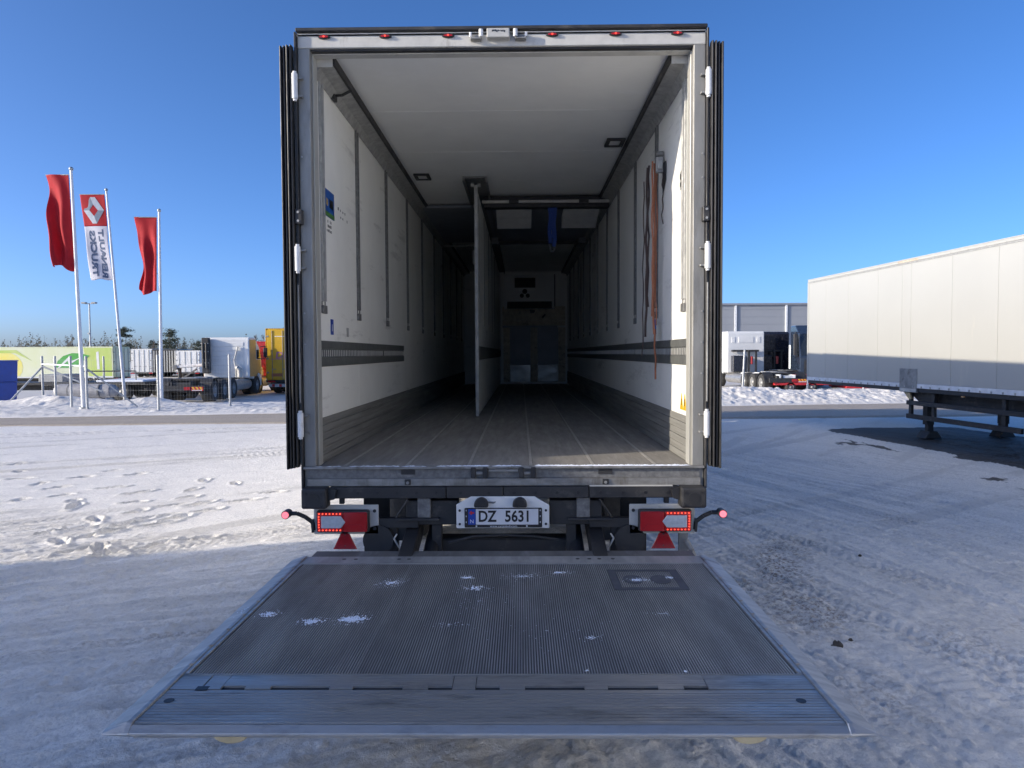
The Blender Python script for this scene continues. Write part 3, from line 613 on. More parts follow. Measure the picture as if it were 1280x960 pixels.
# --- long partition and stowed cross bulkheads
XP = -.385
pt = MB().box(XP-.014, XP+.014, 3.70, 12.9, 1.225, 3.80).build('partition', 'wall', T, .002)
lab(pt, 'long white dividing wall seen edge on')
MB().box(XP-.020, XP+.020, 3.672, 3.698, 1.212, 3.85).build('edge_profile', 'railgrey', pt, .003)
MB().box(XP-.135, XP-.115, 3.45, 12.9, 3.835, 3.893).box(XP+.115, XP+.135, 3.45, 12.9, 3.835, 3.893).box(XP-.114, XP+.114, 3.45, 12.9, 3.875, 3.893).build('ceiling_track', 'raildark', pt, .002)
for q0 in (XP-.055, XP+.022): MB().cyl((q0, 3.66, 3.845), (q0+.033, 3.66, 3.845), .025, 12).build('track_roller', 'railgrey', pt)
MB().box(XP+.0142, XP+.022, 3.72, 12.9, 1.86, 2.02).build('impact_strip', 'band', pt)
for yk in (3.95, 5.2, 6.5, 7.8, 9.1): MB().box(XP+.0142, XP+.019, yk-.03, yk+.03, 2.3, 3.75).build('wall_rail', 'raildark', pt)
sbk = MB().box(-.33, 1.215, 4.55, 7.75, 3.835, 3.87).build('stowed_bulkhead', 'greypanel', T, .004)
lab(sbk, 'cross bulkhead swung up under the ceiling with two white panels')
MB().box(-.33, 1.215, 4.40, 4.545, 3.735, 3.87).build('front_beam', 'black', sbk, .006)
MB().cyl((-.35, 4.37, 3.80), (-.02, 4.37, 3.80), .020, 10).cyl((.10, 4.37, 3.80), (.84, 4.37, 3.80), .020, 10).cyl((.96, 4.37, 3.80), (1.22, 4.37, 3.80), .020, 10).build('lock_bar', 'frame', sbk)
for q0 in (-.02, .84): MB().box(q0, q0+.12, 4.35, 4.395, 3.775, 3.825).build('bar_bracket', 'black', sbk, .003)
for px0 in (-.20, .69):
    MB().prism([(5.05, 3.834), (5.05, 3.822), (5.24, 3.76), (5.24, 3.834)], px0, px0+.47, 'x').build('white_panel', 'white', sbk)
    MB().prism([(5.25, 3.834), (5.25, 3.755), (5.52, 3.665), (5.53, 3.834)], px0, px0+.47, 'x').build('white_panel', 'white', sbk)
MB().box(-.33, 1.215, 7.76, 7.84, 3.79, 3.87).build('rear_beam', 'black', sbk)
MB().cyl((-.25, 7.87, 3.80), (1.12, 7.87, 3.80), .012, 8).build('lock_bar', 'frame', sbk)
for px0 in (-.30, 1.14): MB().box(px0-.06, px0+.06, 7.4, 7.8, 3.74, 3.834).build('swivel_bracket', 'raildark', sbk, .004)
sb2 = MB().box(-1.215, -.46, 4.9, 7.9, 3.835, 3.87).build('stowed_bulkhead', 'greypanel', T, .004)
MB().cyl((-1.2, 7.93, 3.78), (-.46, 7.93, 3.78), .014, 8).build('lock_bar', 'frame', sb2)
MB().box(-.72, -.62, 8.2, 8.3, 3.5, 3.75).box(-.60, -.48, 8.2, 8.3, 3.5, 3.75).build('white_panel', 'white', sb2)
# --- front bulkhead with the cooling unit
YB = 12.95
fw = MB().box(-WI, WI, YB, YB+.08, ZF, ZC).build('front_wall', 'wall', T)
ev = MB().box(-.28, .92, YB-.22, YB-.002, 2.99, 3.80).build('cooling_unit', 'whitepaint', T, .01)
MB().box(-.02, .47, YB-.232, YB-.2205, 3.49, 3.72).build('air_outlet', 'black', ev)
MB().box(-.20, .86, YB-.236, YB-.2205, 3.00, 3.16).build('air_intake', 'black', ev)
MB().cyl((.22, YB-.235, 3.40), (.22, YB-.2205, 3.40), .06, 12).cyl((.15, YB-.235, 3.30), (.15, YB-.2205, 3.30), .05, 12).cyl((.29, YB-.235, 3.30), (.29, YB-.2205, 3.30), .05, 12).build('drain_fitting', 'black', ev)
MB().box(.925, .95, YB-.05, YB-.003, 2.99, 3.82).build('unit_trim', 'black', ev)
bp = MB().box(-.32, 1.19, YB-.05, YB-.002, 2.60, 2.615).build('scuff_barrier', 'endwood', T)
for i in range(4): MB().box(-.32, 1.19, YB-.05, YB-.003, 2.618+i*.11, 2.618+i*.11+.106).build('plank', 'endwood', bp, .004)
for a, b in ((-.30, -.145), (.352, .52), (1.02, 1.19)): MB().box(a, b, YB-.055, YB-.003, 1.66, 2.55).build('post_board', 'endwood', bp, .004)
MB().box(-.32, 1.0, YB-.03, YB-.003, 2.552, 2.598).build('grey_rail', 'endpanel', bp)
for a, b in ((-.14, .348), (.524, 1.016)): MB().box(a, b, YB-.035, YB-.003, 1.66, 2.55).build('grey_panel', 'endpanel', bp, .003)
for a, b in ((-.14, .348), (.524, 1.016)): MB().box(a, b, YB-.05, YB-.003, 1.25, 1.655).build('kick_board', 'alu', bp, .003)
for a, b in ((-.30, -.145), (.352, .52), (1.02, 1.19)): MB().box(a, b, YB-.052, YB-.003, 1.25, 1.655).build('kick_post', 'endwood', bp, .003)
MB().prism([(.33, 2.98), (.47, 2.97), (.44, 2.90), (.36, 2.89)], YB-.056, YB-.051, 'y').build('dark_patch', 'ink', bp)
MB().prism([(.62, 2.80), (.70, 2.88), (.72, 2.85), (.65, 2.77)], YB-.056, YB-.051, 'y').build('dark_patch', 'ink', bp)

# --- rear bumper beam and under-run parts
bm_ = MB()
segs = [(-1.13, -.372), (-.368, -.002), (.002, .55), (.554, 1.13)]
for i, (a, b) in enumerate(segs):
    o = MB().box(a, b, -.045, .06, 1.000, 1.074).build('bumper_section', 'black', T, .004)
    n = int((b-a)/.124); 
    for j in range(n):
        x = a+(b-a)*(j+.5)/n
        MB().cyl((x, -.0475, 1.036), (x, -.0452, 1.036), .0105, 10).build('bolt_hole', 'ink', o)
MB().box(.556, 1.09, -.043, .0, 1.0745, 1.081).build('bumper_top_edge', 'frame', T)
for sg in (-1, 1):
    x0, x1 = sorted((sg*1.13, sg*1.292))
    cb = MB().box(x0, x1, -.115, -.0, .945, 1.078).build('corner_buffer', 'black', T, .014, 2)
    MB().prism([(sg*1.128, .99), (sg*1.09, 1.0), (sg*1.075, 1.06), (sg*1.128, 1.07)], -.07, -.046, 'y').build('buffer_bracket', 'black', cb)
    for dx in (.028, -.028+.162):
        for z in (.965, 1.045): MB().cyl((min(x0,x1)+dx, -.119, z), (min(x0,x1)+dx, -.1152, z), .009, 8).build('buffer_bolt', 'ink', cb)
    MB().cyl(((x0+x1)/2, -.119, 1.008), ((x0+x1)/2, -.1152, 1.008), .038, 20).build('buffer_boss', 'rubber', cb)
# --- tail lamps
for sg, side in ((-1, 'left'), (1, 'right')):
    xi, xo = (.815, 1.238)
    lpn = MB().box(*sorted((sg*xi, sg*xo)), -.020, -.008, .762, .955).build('lamp_plate', 'plategrey', T, .004)
    for z in (.80, .915):
        MB().cyl((sg*(xi+.025), -.026, z), (sg*(xi+.025), -.0202, z), .011, 10).build('plate_bolt', 'black', lpn)
    h = MB().box(*sorted((sg*.868, sg*1.208)), -.075, -.0205, .785, .927).build('tail_lamp', 'black', T, .012, 2)
    MB().box(*sorted((sg*.876, sg*1.03)), -.088, -.0755, .793, .919).build('lens', 'redlens', h, .008)
    c = (sg*.945, .856)
    for q in ([(sg*.878, .795), (sg*1.028, .795), (sg*1.0, .84), (sg*.92, .84)], [(sg*.878, .917), (sg*1.028, .917), (sg*1.0, .872), (sg*.92, .872)]):
        MB().prism(q, -.094, -.0885, 'y').build('lens_facet', 'redlens', h)
    MB().box(*sorted((sg*1.032, sg*1.200)), -.083, -.0755, .793, .919).build('lens', 'redlens', h, .006)
    MB().prism([(sg*1.015, .856), (sg*1.045, .817), (sg*1.172, .817), (sg*1.172, .895), (sg*1.045, .895)], -.091, -.0835, 'y').build('indicator_lens', 'clearlens', h, .003)
    MB().prism([(sg*1.04, .856), (sg*1.052, .845), (sg*1.155, .845), (sg*1.155, .867), (sg*1.052, .867)], -.095, -.0915, 'y').build('reversing_lens', 'clearlens', h, .002)
    lb_ = MB()
    for i in range(7):
        x = 1.05+i*.0225
        for z in (.803, .909): lb_.cyl((sg*x, -.0865, z), (sg*x, -.0835, z), .0052, 8)
    for i in range(5): lb_.cyl((sg*1.188, -.0865, .822+i*.017), (sg*1.188, -.0835, .822+i*.017), .0052, 8)
    tag(lb_.build('led', 'redled', h), kind='stuff')
    # glowing light guide
        # triangle reflector on a stem
    xc = sg*1.036
    MB().box(xc-.02, xc+.02, -.012, -.004, .72, .762).build('reflector_stem', 'steelgrey', T)
    rt_ = MB().prism([(xc-.080, .662), (xc+.080, .662), (xc+.012, .800), (xc-.012, .800)], -.020, -.0125, 'y').build('triangle_reflector', 'reflector', T, .003)
    MB().cyl((xc, -.0222, .76), (xc, -.0202, .76), .006, 8).cyl((xc, -.0222, .685), (xc, -.0202, .685), .004, 8).build('reflector_rivet', 'black', rt_)
    # rubber arm with end-outline lamp
    st = MB().tube([(sg*1.24, -.02, .79), (sg*1.245, -.02, .84), (sg*1.29, -.035, .880), (sg*1.34, -.045, .905), (sg*1.40, -.05, .905)], .014, 10).box(*sorted((sg*1.236, sg*1.25)), -.035, .0, .775, .86).build('lamp_arm', 'rubber', T)
    MB().cyl((sg*1.402, -.085, .903), (sg*1.402, -.02, .903), .028, 14).build('arm_head', 'rubber', st)
    MB().cyl((sg*1.402, -.092, .903), (sg*1.402, -.0855, .903), .022, 14).build('outline_lens', 'pinklens', st)
    # hanger for the lamp plate
    MB().box(*sorted((sg*1.045, sg*1.075)), .0, .03, .956, 1.0).build('plate_hanger', 'black', T)
MB().box(1.14, 1.20, -.0, .03, .50, .76).build('lift_lever', 'steelgrey', T, .004)
MB().tube([(1.18, -.03, .72), (1.21, -.05, .66), (1.235, -.05, .60), (1.25, -.05, .52)], .018, 8).build('lift_lever', 'steelgrey', T)
# --- number plate
nb = MB().prism([(-.305, .806), (.295, .806), (.295, .955), (.20, 1.012), (-.21, 1.012), (-.305, .96)], -.050, -.040, 'y').build('plate_board', 'whitepaint', T, .003)
for x in (-.283, .273):
    for z in (.834, .922): MB().cyl((x, -.057, z), (x, -.0502, z), .008, 10).build('board_bolt', 'black', nb)
for x in (-.142, .105):
    MB().prism([(x+.046*math.cos(t), .965+.046*math.sin(t)*1.0) for t in [math.pi*i/10 for i in range(11)]]+[(x-.046, .950), (x+.046, .950)], -.098, -.0505, 'y').build('plate_lamp', 'rubber', nb, .006)
MB().box(-.252, .248, -.060, -.0505, .812, .940).build('plate_holder', 'rubber', nb, .006)
npl = MB().box(-.178, .224, -.0635, -.0605, .832, .934).build('number_plate', 'platewhite', T, .002)
MB().box(-.228, -.180, -.0635, -.0605, .832, .934).build('country_band', 'plateblue', npl, .001)
def face_text(txt, x, z, size, mat, parent, name, y, wide=1.0, off=0.0):
    vs, fs = text_geo(txt, size, .0004, off)
    return MB().add(vs, fs, mat=frame_m((x, y, z), (wide, 0, 0), (0, 0, 1))).build(name, mat, parent, fix=False)
face_text('DZ', -.105, .883, .100, 'ink', npl, 'plate_letters', -.0642, .84, .0026)
face_text('5631', .092, .883, .100, 'ink', npl, 'plate_letters', -.0642, .84, .0026)
face_text('N', -.204, .853, .034, 'platewhite', npl, 'plate_letters', -.0642)
MB().box(-.219, -.189, -.0645, -.0637, .9045, .9135).box(-.2125, -.2035, -.0645, -.0637, .897, .9043).box(-.2125, -.2035, -.0645, -.0637, .9137, .921).build('flag_cross', 'stripe_r', npl)
face_text('www.cargobull.com', -.0, .8215, .022, 'platewhite', npl, 'holder_letters', -.0607)
hd = MB()
for z in (.848, .886, .924): hd.box(-.243, -.239, -.0612, -.0601, z-.005, z+.005).box(.234, .239, -.0612, -.0601, z-.005, z+.005)
for x in (-.175, .15): hd.box(x-.005, x+.005, -.0612, -.0601, .817, .827)
tag(hd.build('holder_marks', 'platewhite', npl), kind='stuff')

# --- chassis, axles and lift mechanism
for sg in (-1, 1):
    MB().box(*sorted((sg*.62, sg*.75)), .02, 12.0, .985, 1.095).box(*sorted((sg*.675, sg*.69)), .3, 11, .72, .985).box(*sorted((sg*.62, sg*.75)), .3, 11, .70, .7198).build('chassis_rail', 'black', T)
    MB().box(*sorted((sg*.30, sg*.64)), .01, .14, .815, .975).build('cross_beam', 'black', T, .004)
    MB().box(*sorted((sg*.56, sg*.82)), -.004, .05, .80, .86).build('bracket_plate', 'black', T)
    MB().box(*sorted((sg*.475, sg*.56)), -.02, .03, .868, .998).build('hanger_plate', 'raildark', T, .003)
    MB().box(*sorted((sg*.42, sg*.70)), -.035, .03, .850, .866).build('shelf_plate', 'black', T, .003)
    MB().tube([(sg*.70, -.02, .87), (sg*.62, -.03, .99)], .008, 6).build('hose', 'black', T)
    MB().box(*sorted((sg*.41, sg*.475)), .03, .10, .55, .83).build('lift_upright', 'black', T, .004)
    MB().box(*sorted((sg*.60, sg*.80)), .05, .2, .70, .80).build('lift_bracket', 'black', T, .006)
    MB().bar((sg*.60, .9, .95), (sg*.60, -.36, .62), .09, .13).build('lift_arm', 'black', T, .006)
    MB().cyl((sg*.48, .9, .9), (sg*.48, -.2, .60), .045, 14).build('lift_cylinder', 'black', T)
    MB().cyl((sg*.82, -.02, .72), (sg*.82, .10, .72), .10, 20).build('air_tank_end', 'black', T)
    MB().box(*sorted((sg*.70, sg*.86)), .03, .10, .56, .80).build('lift_guard', 'black', T, .008)
    MB().box(*sorted((sg*.80, sg*.98)), .30, .32, .30, .95).build('mud_flap', 'rubber', T)
    MB().tube([(sg*.68, -.04, .68), (sg*.71, -.05, .74), (sg*.69, -.05, .77)], .006, 6).build('hook', 'frame', T)
MB().box(-.5, .5, .10, .25, .60, .70).build('torsion_tube', 'black', T, .01)
MB().tube([(-.36, .0, .70), (-.20, -.02, .745), (.0, -.02, .755), (.2, -.02, .745), (.36, .0, .72)], .009, 6).build('air_hose', 'black', T)
MB().tube([(-.12, -.03, 1.0), (-.1, -.05, .975), (-.06, -.05, .972), (-.03, -.03, .998)], .006, 6).build('cable_loop', 'steelgrey', T)
MB().box(-.5, -.36, .35, .38, .82, .88).build('rust_plate', 'wood', T)
for ay in (3.0, 4.31, 5.62):
    MB().cyl((-1.0, ay, .50), (1.0, ay, .50), .075, 14).build('axle', 'black', T)
    for sg in (-1, 1):
        x0 = sg*1.24
        prof = [(0, .30), (0, .46), (.03, .495), (.10, .51), (.27, .51), (.34, .495), (.37, .46), (.37, .30)]
        wv = MB().lathe([(-sg*t, r) for t, r in prof], 28, 'x', (x0, ay, .51)).build('wheel', 'tyre', T)
        MB().lathe([(-sg*t, r) for t, r in [(.04, .02), (.04, .13), (.11, .15), (.11, .27), (.02, .30)]], 20, 'x', (x0, ay, .51)).build('rim', 'steelgrey', wv)
        MB().bar((sg*.70, ay-.5, .62), (sg*.70, ay+.35, .55), .09, .06).build('trailing_arm', 'black', T)
        MB().cyl((sg*.70, ay+.3, .58), (sg*.70, ay+.3, .76), .13, 14).build('air_bellow', 'rubber', T)
for sg in (-1, 1): MB().box(*sorted((sg*.85, sg*.97)), 10.9, 11.05, .25, 1.0).build('landing_leg', 'black', T)

# --- tail lift platform
PY0, PY1, PZ = 2.318-TY, 4.404-TY, .7026
PX = 1.271
pf = MB().box(-1.17, 1.17, -1.975, PY1+.14, PZ-.055, PZ-.0045).build('lift_platform', 'deck', T)
lab(pf, 'ribbed grey tail lift platform lowered behind the trailer')
rb = MB()
n = 214
for i in range(n):
    x = -1.165+2.33*(i+.5)/n
    rb.add([(x-.0024, -1.972, PZ-.0046), (x-.0013, -1.972, PZ), (x+.0013, -1.972, PZ), (x+.0024, -1.972, PZ-.0046), (x-.0024, PY1-.155, PZ-.0046), (x-.0013, PY1-.155, PZ), (x+.0013, PY1-.155, PZ), (x+.0024, PY1-.155, PZ-.0046)], [(0,1,5,4),(1,2,6,5),(2,3,7,6),(0,3,2,1),(4,5,6,7)])
tag(rb.build('deck_rib', 'rib', pf, fix=False), kind='stuff')
for i in range(1, 11):                                            # joints between the extruded deck planks
    x = -1.17+2.34*i/11
    MB().box(x-.0025, x+.0025, -1.972, PY1-.155, PZ-.0044, PZ-.0022).build('deck_joint', 'raildark', pf)
MB().box(-1.19, 1.19, PY1-.150, PY1, PZ-.05, PZ+.001).build('rear_lip', 'rib', pf, .003)
MB().box(-1.18, 1.18, PY1-.156, PY1-.1505, PZ-.05, PZ+.003).build('lip_ridge', 'alu', pf)
for x in (-.95, -.88, -.62, -.56, .45, .52, .58, .66): MB().cyl((x, PY1-.06, PZ+.0011), (x, PY1-.06, PZ+.0025), .012, 10).build('lip_hole', 'ink', pf)
# side ramps
for sg in (-1, 1):
    poly = [(sg*1.19, PZ-.045), (sg*1.19, PZ+.006), (sg*1.207, PZ+.006), (sg*1.285, PZ-.020), (sg*1.285, PZ-.03)]
    MB().add([(u, -2.352, v) for u, v in poly]+[(u, PY1, v) for u, v in poly]+[(sg*1.19, -2.380, PZ-.030), (sg*1.19, -2.380, PZ-.022), (sg*1.207, -2.380, PZ-.022), (sg*1.285, -2.375, PZ-.024), (sg*1.285, -2.375, PZ-.03)], [(5,6,7,8,9)]+[(k,(k+1)%5,5+(k+1)%5,5+k) for k in range(5)]+[(10+k,10+(k+1)%5,(k+1)%5,k) for k in range(5)]+[(14,13,12,11,10)]).build('side_rail', 'alu', pf, .003)
    MB().box(*sorted((sg*1.1715, sg*1.1885)), -1.97, PY1-.157, PZ-.05, PZ+.0045).build('rail_bead', 'alu', pf, .002)
    for j in range(9):
        y = -1.9+j*.185
        MB().cyl((sg*1.1975, y, PZ+.0062), (sg*1.1975, y, PZ+.0085), .0075, 8).build('rail_bolt', 'wood', pf)
# nose section: ribbed strip, chamfer, flaps
nose = MB().box(-1.189, 1.189, -2.352, -2.103, PZ-.05, PZ-.002).build('nose_strip', 'alu', pf)
nr = MB()
for i in range(12):
    y = -2.345+i*.0195
    nr.box(-1.188, 1.188, y, y+.0125, PZ-.0019, PZ)
tag(nr.build('nose_rib', 'alu', pf), kind='stuff')
MB().prism([(-2.354, PZ-.001), (-2.380, PZ-.020), (-2.380, PZ-.030), (-2.354, PZ-.045)], -1.19, 1.19, 'x').build('nose_chamfer', 'alu', pf, .002)
MB().box(-1.189, 1.189, -1.982, -1.9765, PZ-.05, PZ+.003).build('deck_edge_bead', 'alu', pf)
MB().box(-1.189, 1.189, -2.1005, -1.9835, PZ-.05, PZ-.008).build('flap_bed', 'rubber', pf)
def planks(x0, x1):
    b = MB()
    for i in range(6):
        y = -2.0995+i*.0193
        b.box(x0, x1, y, y+.0172, PZ-.0079, PZ+.0005)
    return b
for x0, x1 in ((-1.188, -1.074), (-1.068, -1.0), (-.142, -.058), (.800, 1.188)):
    planks(x0, x1).build('fixed_strip', 'alu', pf)
for (x0, x1) in ((-.994, -.148), (-.052, .794)):
    y1, y0 = -1.985, -2.075
    w_ = x1-x0; tabs = [(x0+.10*w_, x0+.21*w_), (x0+.47*w_, x0+.57*w_), (x0+.79*w_, x0+.90*w_)]
    b = MB()
    for i in range(5):
        y = y0+.0005+i*.018
        b.box(x0-.003, x1+.003, y, y+.0165, PZ-.0078, PZ+.0012)
    fl = b.build('roll_stop_flap', 'alu', pf)
    for a, c in tabs: MB().box(a, c, -2.0985, y0-.001, PZ-.0078, PZ+.0012).build('flap_tab', 'alu', pf)
    e = [x0]+[q for t_ in tabs for q in t_]+[x1]
MB().box(-1.09, -1.045, -2.108, -2.078, PZ-.001, PZ+.0012).build('socket', 'ink', pf)
MB().cyl((-1.145, -2.19, PZ), (-1.145, -2.19, PZ+.0012), .018, 12).build('socket', 'ink', pf)
MB().cyl((1.10, -2.19, PZ), (1.10, -2.19, PZ+.0012), .018, 12).build('socket', 'ink', pf)
# foot control pad outline
hx0, hx1, hy0, hy1 = .60, .985, -.975, -.625
MB().box(hx0, hx1, hy0, hy0+.035, PZ, PZ+.003).box(hx0, hx1, hy1-.025, hy1, PZ, PZ+.003).box(hx0, hx0+.04, hy0+.0355, hy1-.0255, PZ, PZ+.003).box(hx1-.04, hx1, hy0+.0355, hy1-.0255, PZ, PZ+.003).build('control_pad_frame', 'pad', pf)
for x in (.72, .87):
    MB().prism([(x+.055*math.cos(t), -.80+.075*math.sin(t)) for t in [2*math.pi*i/18 for i in range(18)]], PZ, PZ+.0025, 'z').build('foot_control', 'pad', pf)
for x, L in ((.865, .13), (-.855, .14)):
    MB().prism([(x+.058*math.cos(t), PZ-.030+.030*math.sin(t)) for t in [math.pi+math.pi*i/12 for i in range(13)]], -2.372, -2.30, 'y').build('support_roller', 'beige', pf, .004)

# --- snow crumbs lying on the platform
sc = MB(); r3 = random.Random(11)
tet = [(0,2,1),(0,1,3),(1,2,3),(0,3,2)]
def crumbs(x, y, rx, ry, n, big):
    for i in range(n):
        a = r3.uniform(0, 2*math.pi); q = abs(r3.gauss(0, .5))
        cx_, cy_ = x+rx*q*math.cos(a)+.25*ry*q*math.sin(a), y+ry*q*math.sin(a)
        s = big*r3.uniform(.25, 1.0)*max(.3, 1-.5*q)
        vs = []
        for k in range(5):
            t = 2*math.pi*k/5+r3.uniform(-.3, .3); vs.append((cx_+s*math.cos(t)*r3.uniform(.7, 1.2), cy_+s*math.sin(t)*r3.uniform(.7, 1.2), PZ+.0008))
        vs.append((cx_+r3.uniform(-.3,.3)*s, cy_+r3.uniform(-.3,.3)*s, PZ+.0008+s*r3.uniform(.5, .9)))
        sc.add(vs, [(k,(k+1)%5,5) for k in range(5)])
for (wx, wy, rx, ry, n, big) in [(-.70,3.89,.12,.10,200,.0055),(-.79,3.35,.10,.07,330,.009),(-.97,3.32,.08,.06,190,.0075),(-1.20,3.42,.06,.06,120,.008),(-.24,3.80,.12,.10,150,.0055),(-.30,3.98,.08,.05,80,.006),(.21,4.07,.09,.04,110,.006),(.0,4.0,.22,.10,160,.0045),(.62,3.93,.09,.05,220,.008),(.80,3.97,.06,.05,90,.006),(.30,3.13,.06,.05,40,.006),(.66,3.42,.16,.03,45,.005),(-.33,3.28,.15,.06,40,.005),(-.2,3.6,.6,.4,120,.0035),(.1,3.2,.9,.5,90,.0035),(.63,2.79,.03,.02,8,.007),(.25,2.80,.02,.02,5,.006),(-1.33,3.5,.03,.15,60,.006)]:
    crumbs(wx, wy, rx, ry, n, big)
o = sc.build('snow_crumbs', 'snowclump', None, fix=False); o.location = (0, 0, 0); tag(o, kind='stuff')

# --- snow flakes on the sill, set denser right to stand in for sunlight
ss = MB()
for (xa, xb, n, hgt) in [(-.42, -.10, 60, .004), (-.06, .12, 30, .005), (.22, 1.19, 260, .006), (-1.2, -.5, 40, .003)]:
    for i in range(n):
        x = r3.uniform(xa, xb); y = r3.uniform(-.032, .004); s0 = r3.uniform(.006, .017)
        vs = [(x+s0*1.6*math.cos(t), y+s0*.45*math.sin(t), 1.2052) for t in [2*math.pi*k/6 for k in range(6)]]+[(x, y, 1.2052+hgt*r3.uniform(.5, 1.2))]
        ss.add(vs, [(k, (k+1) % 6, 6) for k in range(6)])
o = ss.build('sill_sun_flakes', 'snowclump', None, fix=False); o.location = (TX, TY, 0); tag(o, kind='stuff')

# --- straps hanging inside
def strap_pts(b, pts, wid, th=.004):
    for (a, c) in zip(pts[:-1], pts[1:]): b.bar(a, c, th, wid, up=(0,1,0))
def W(ly): return TY+ly
st = thing('ratchet_strap', 'orange cargo strap hanging in long loops from a steel ratchet on the right wall', 'strap', (1.07, 5.83, 3.40))
b = MB()
for (x0, xb, y0, zt, zb, wd) in [(-.030, -.026, .0, .03, -1.18, .014), (-.008, -.014, .015, .02, -1.32, .017), (.012, .004, .03, .0, -1.25, .009)]:
    pts = [(x0+(xb-x0)*i/12+.004*math.sin(i*1.7+x0*99), y0+.012*math.sin(i*.9+x0*60), zt+(zb-zt)*i/12) for i in range(13)]
    for a, c in zip(pts[:-1], pts[1:]): b.bar(a, c, wd, .005, up=(.25, 1, 0))
b.build('orange_web', 'orange', st)
b = MB()
for (x0, xb, y0, zt, zb, wd) in [(-.060, -.068, .06, .0, -1.34, .018), (-.044, -.050, .08, .02, -1.10, .014), (-.078, -.088, .10, -.1, -1.50, .009), (.05, .045, -.02, .0, -.46, .008)]:
    pts = [(x0+(xb-x0)*i/12+.005*math.sin(i*1.9+x0*80), y0+.012*math.sin(i*1.1+x0*70), zt+(zb-zt)*i/12) for i in range(13)]
    for a, c in zip(pts[:-1], pts[1:]): b.bar(a, c, wd, .005, up=(.2, 1, 0))
tag(b.build('dark_web', 'darkweb', st), kind='stuff')
b = MB().tube([(.0, .03, -1.28), (.0, .06, -1.42), (.01, .05, -1.52), (.01, .07, -1.60), (.01, .06, -1.68)], .008, 6); b.build('strap_tail', 'orange', st)
MB().box(-.012, .045, -.075, -.03, -.07, .05).box(-.005, .035, -.10, -.076, -.05, .02).build('ratchet', 'railgrey', st, .006)
MB().cyl((-.015, -.05, .075), (.045, -.05, .075), .022, 12).build('ratchet_spool', 'steelgrey', st)
MB().prism([(-.04, .0), (-.14, .0), (-.13, -.14), (-.04, -.22)], .042, .05, 'x').build('ratchet_handle', 'black', st)
MB().box(.0, .012, .05, .09, -1.32, -1.20).build('strap_label', 'signblue', st)
s2 = thing('lashing_strap', 'blue lashing strap hanging from the stowed bulkhead under the ceiling', 'strap', (.395, 9.05, 3.70))
b = MB()
for dx, zb in ((-.025, -.40), (.012, -.34), (.03, -.44)):
    pts = [(dx+.008*math.sin(i*1.5+dx*40), .05+.10*i/6, .02+(zb-.02)*i/6) for i in range(7)]
    for a, c in zip(pts[:-1], pts[1:]): b.bar(a, c, .045, .004, up=(0, 1, 0))
b.build('blue_web', 'blueweb', s2)
MB().tube([(-.03, .15, -.42), (-.01, .15, -.50), (.02, .15, -.50), (.035, .15, -.45)], .007, 6).build('strap_hook', 'steelgrey', s2)
# ================================================================== vehicles
def wheel(parent, x, y, r, wd, sg, z=None, rim='steelgrey', seg=22):
    z = r if z is None else z
    prof = [(0, r*.58), (0, r*.90), (.03, r*.975), (.08, r), (wd-.08, r), (wd-.03, r*.975), (wd, r*.90), (wd, r*.58)]
    o = MB().lathe([(-sg*t, q) for t, q in prof], seg, 'x', (x, y, z)).build('wheel', 'tyre', parent)
    MB().lathe([(-sg*t, q) for t, q in [(-.01, .02), (-.01, r*.20), (.05, r*.26), (.09, r*.34), (.07, r*.50), (.015, r*.58), (.05, r*.60)]], 18, 'x', (x, y, z)).build('rim', rim, o)
    return o

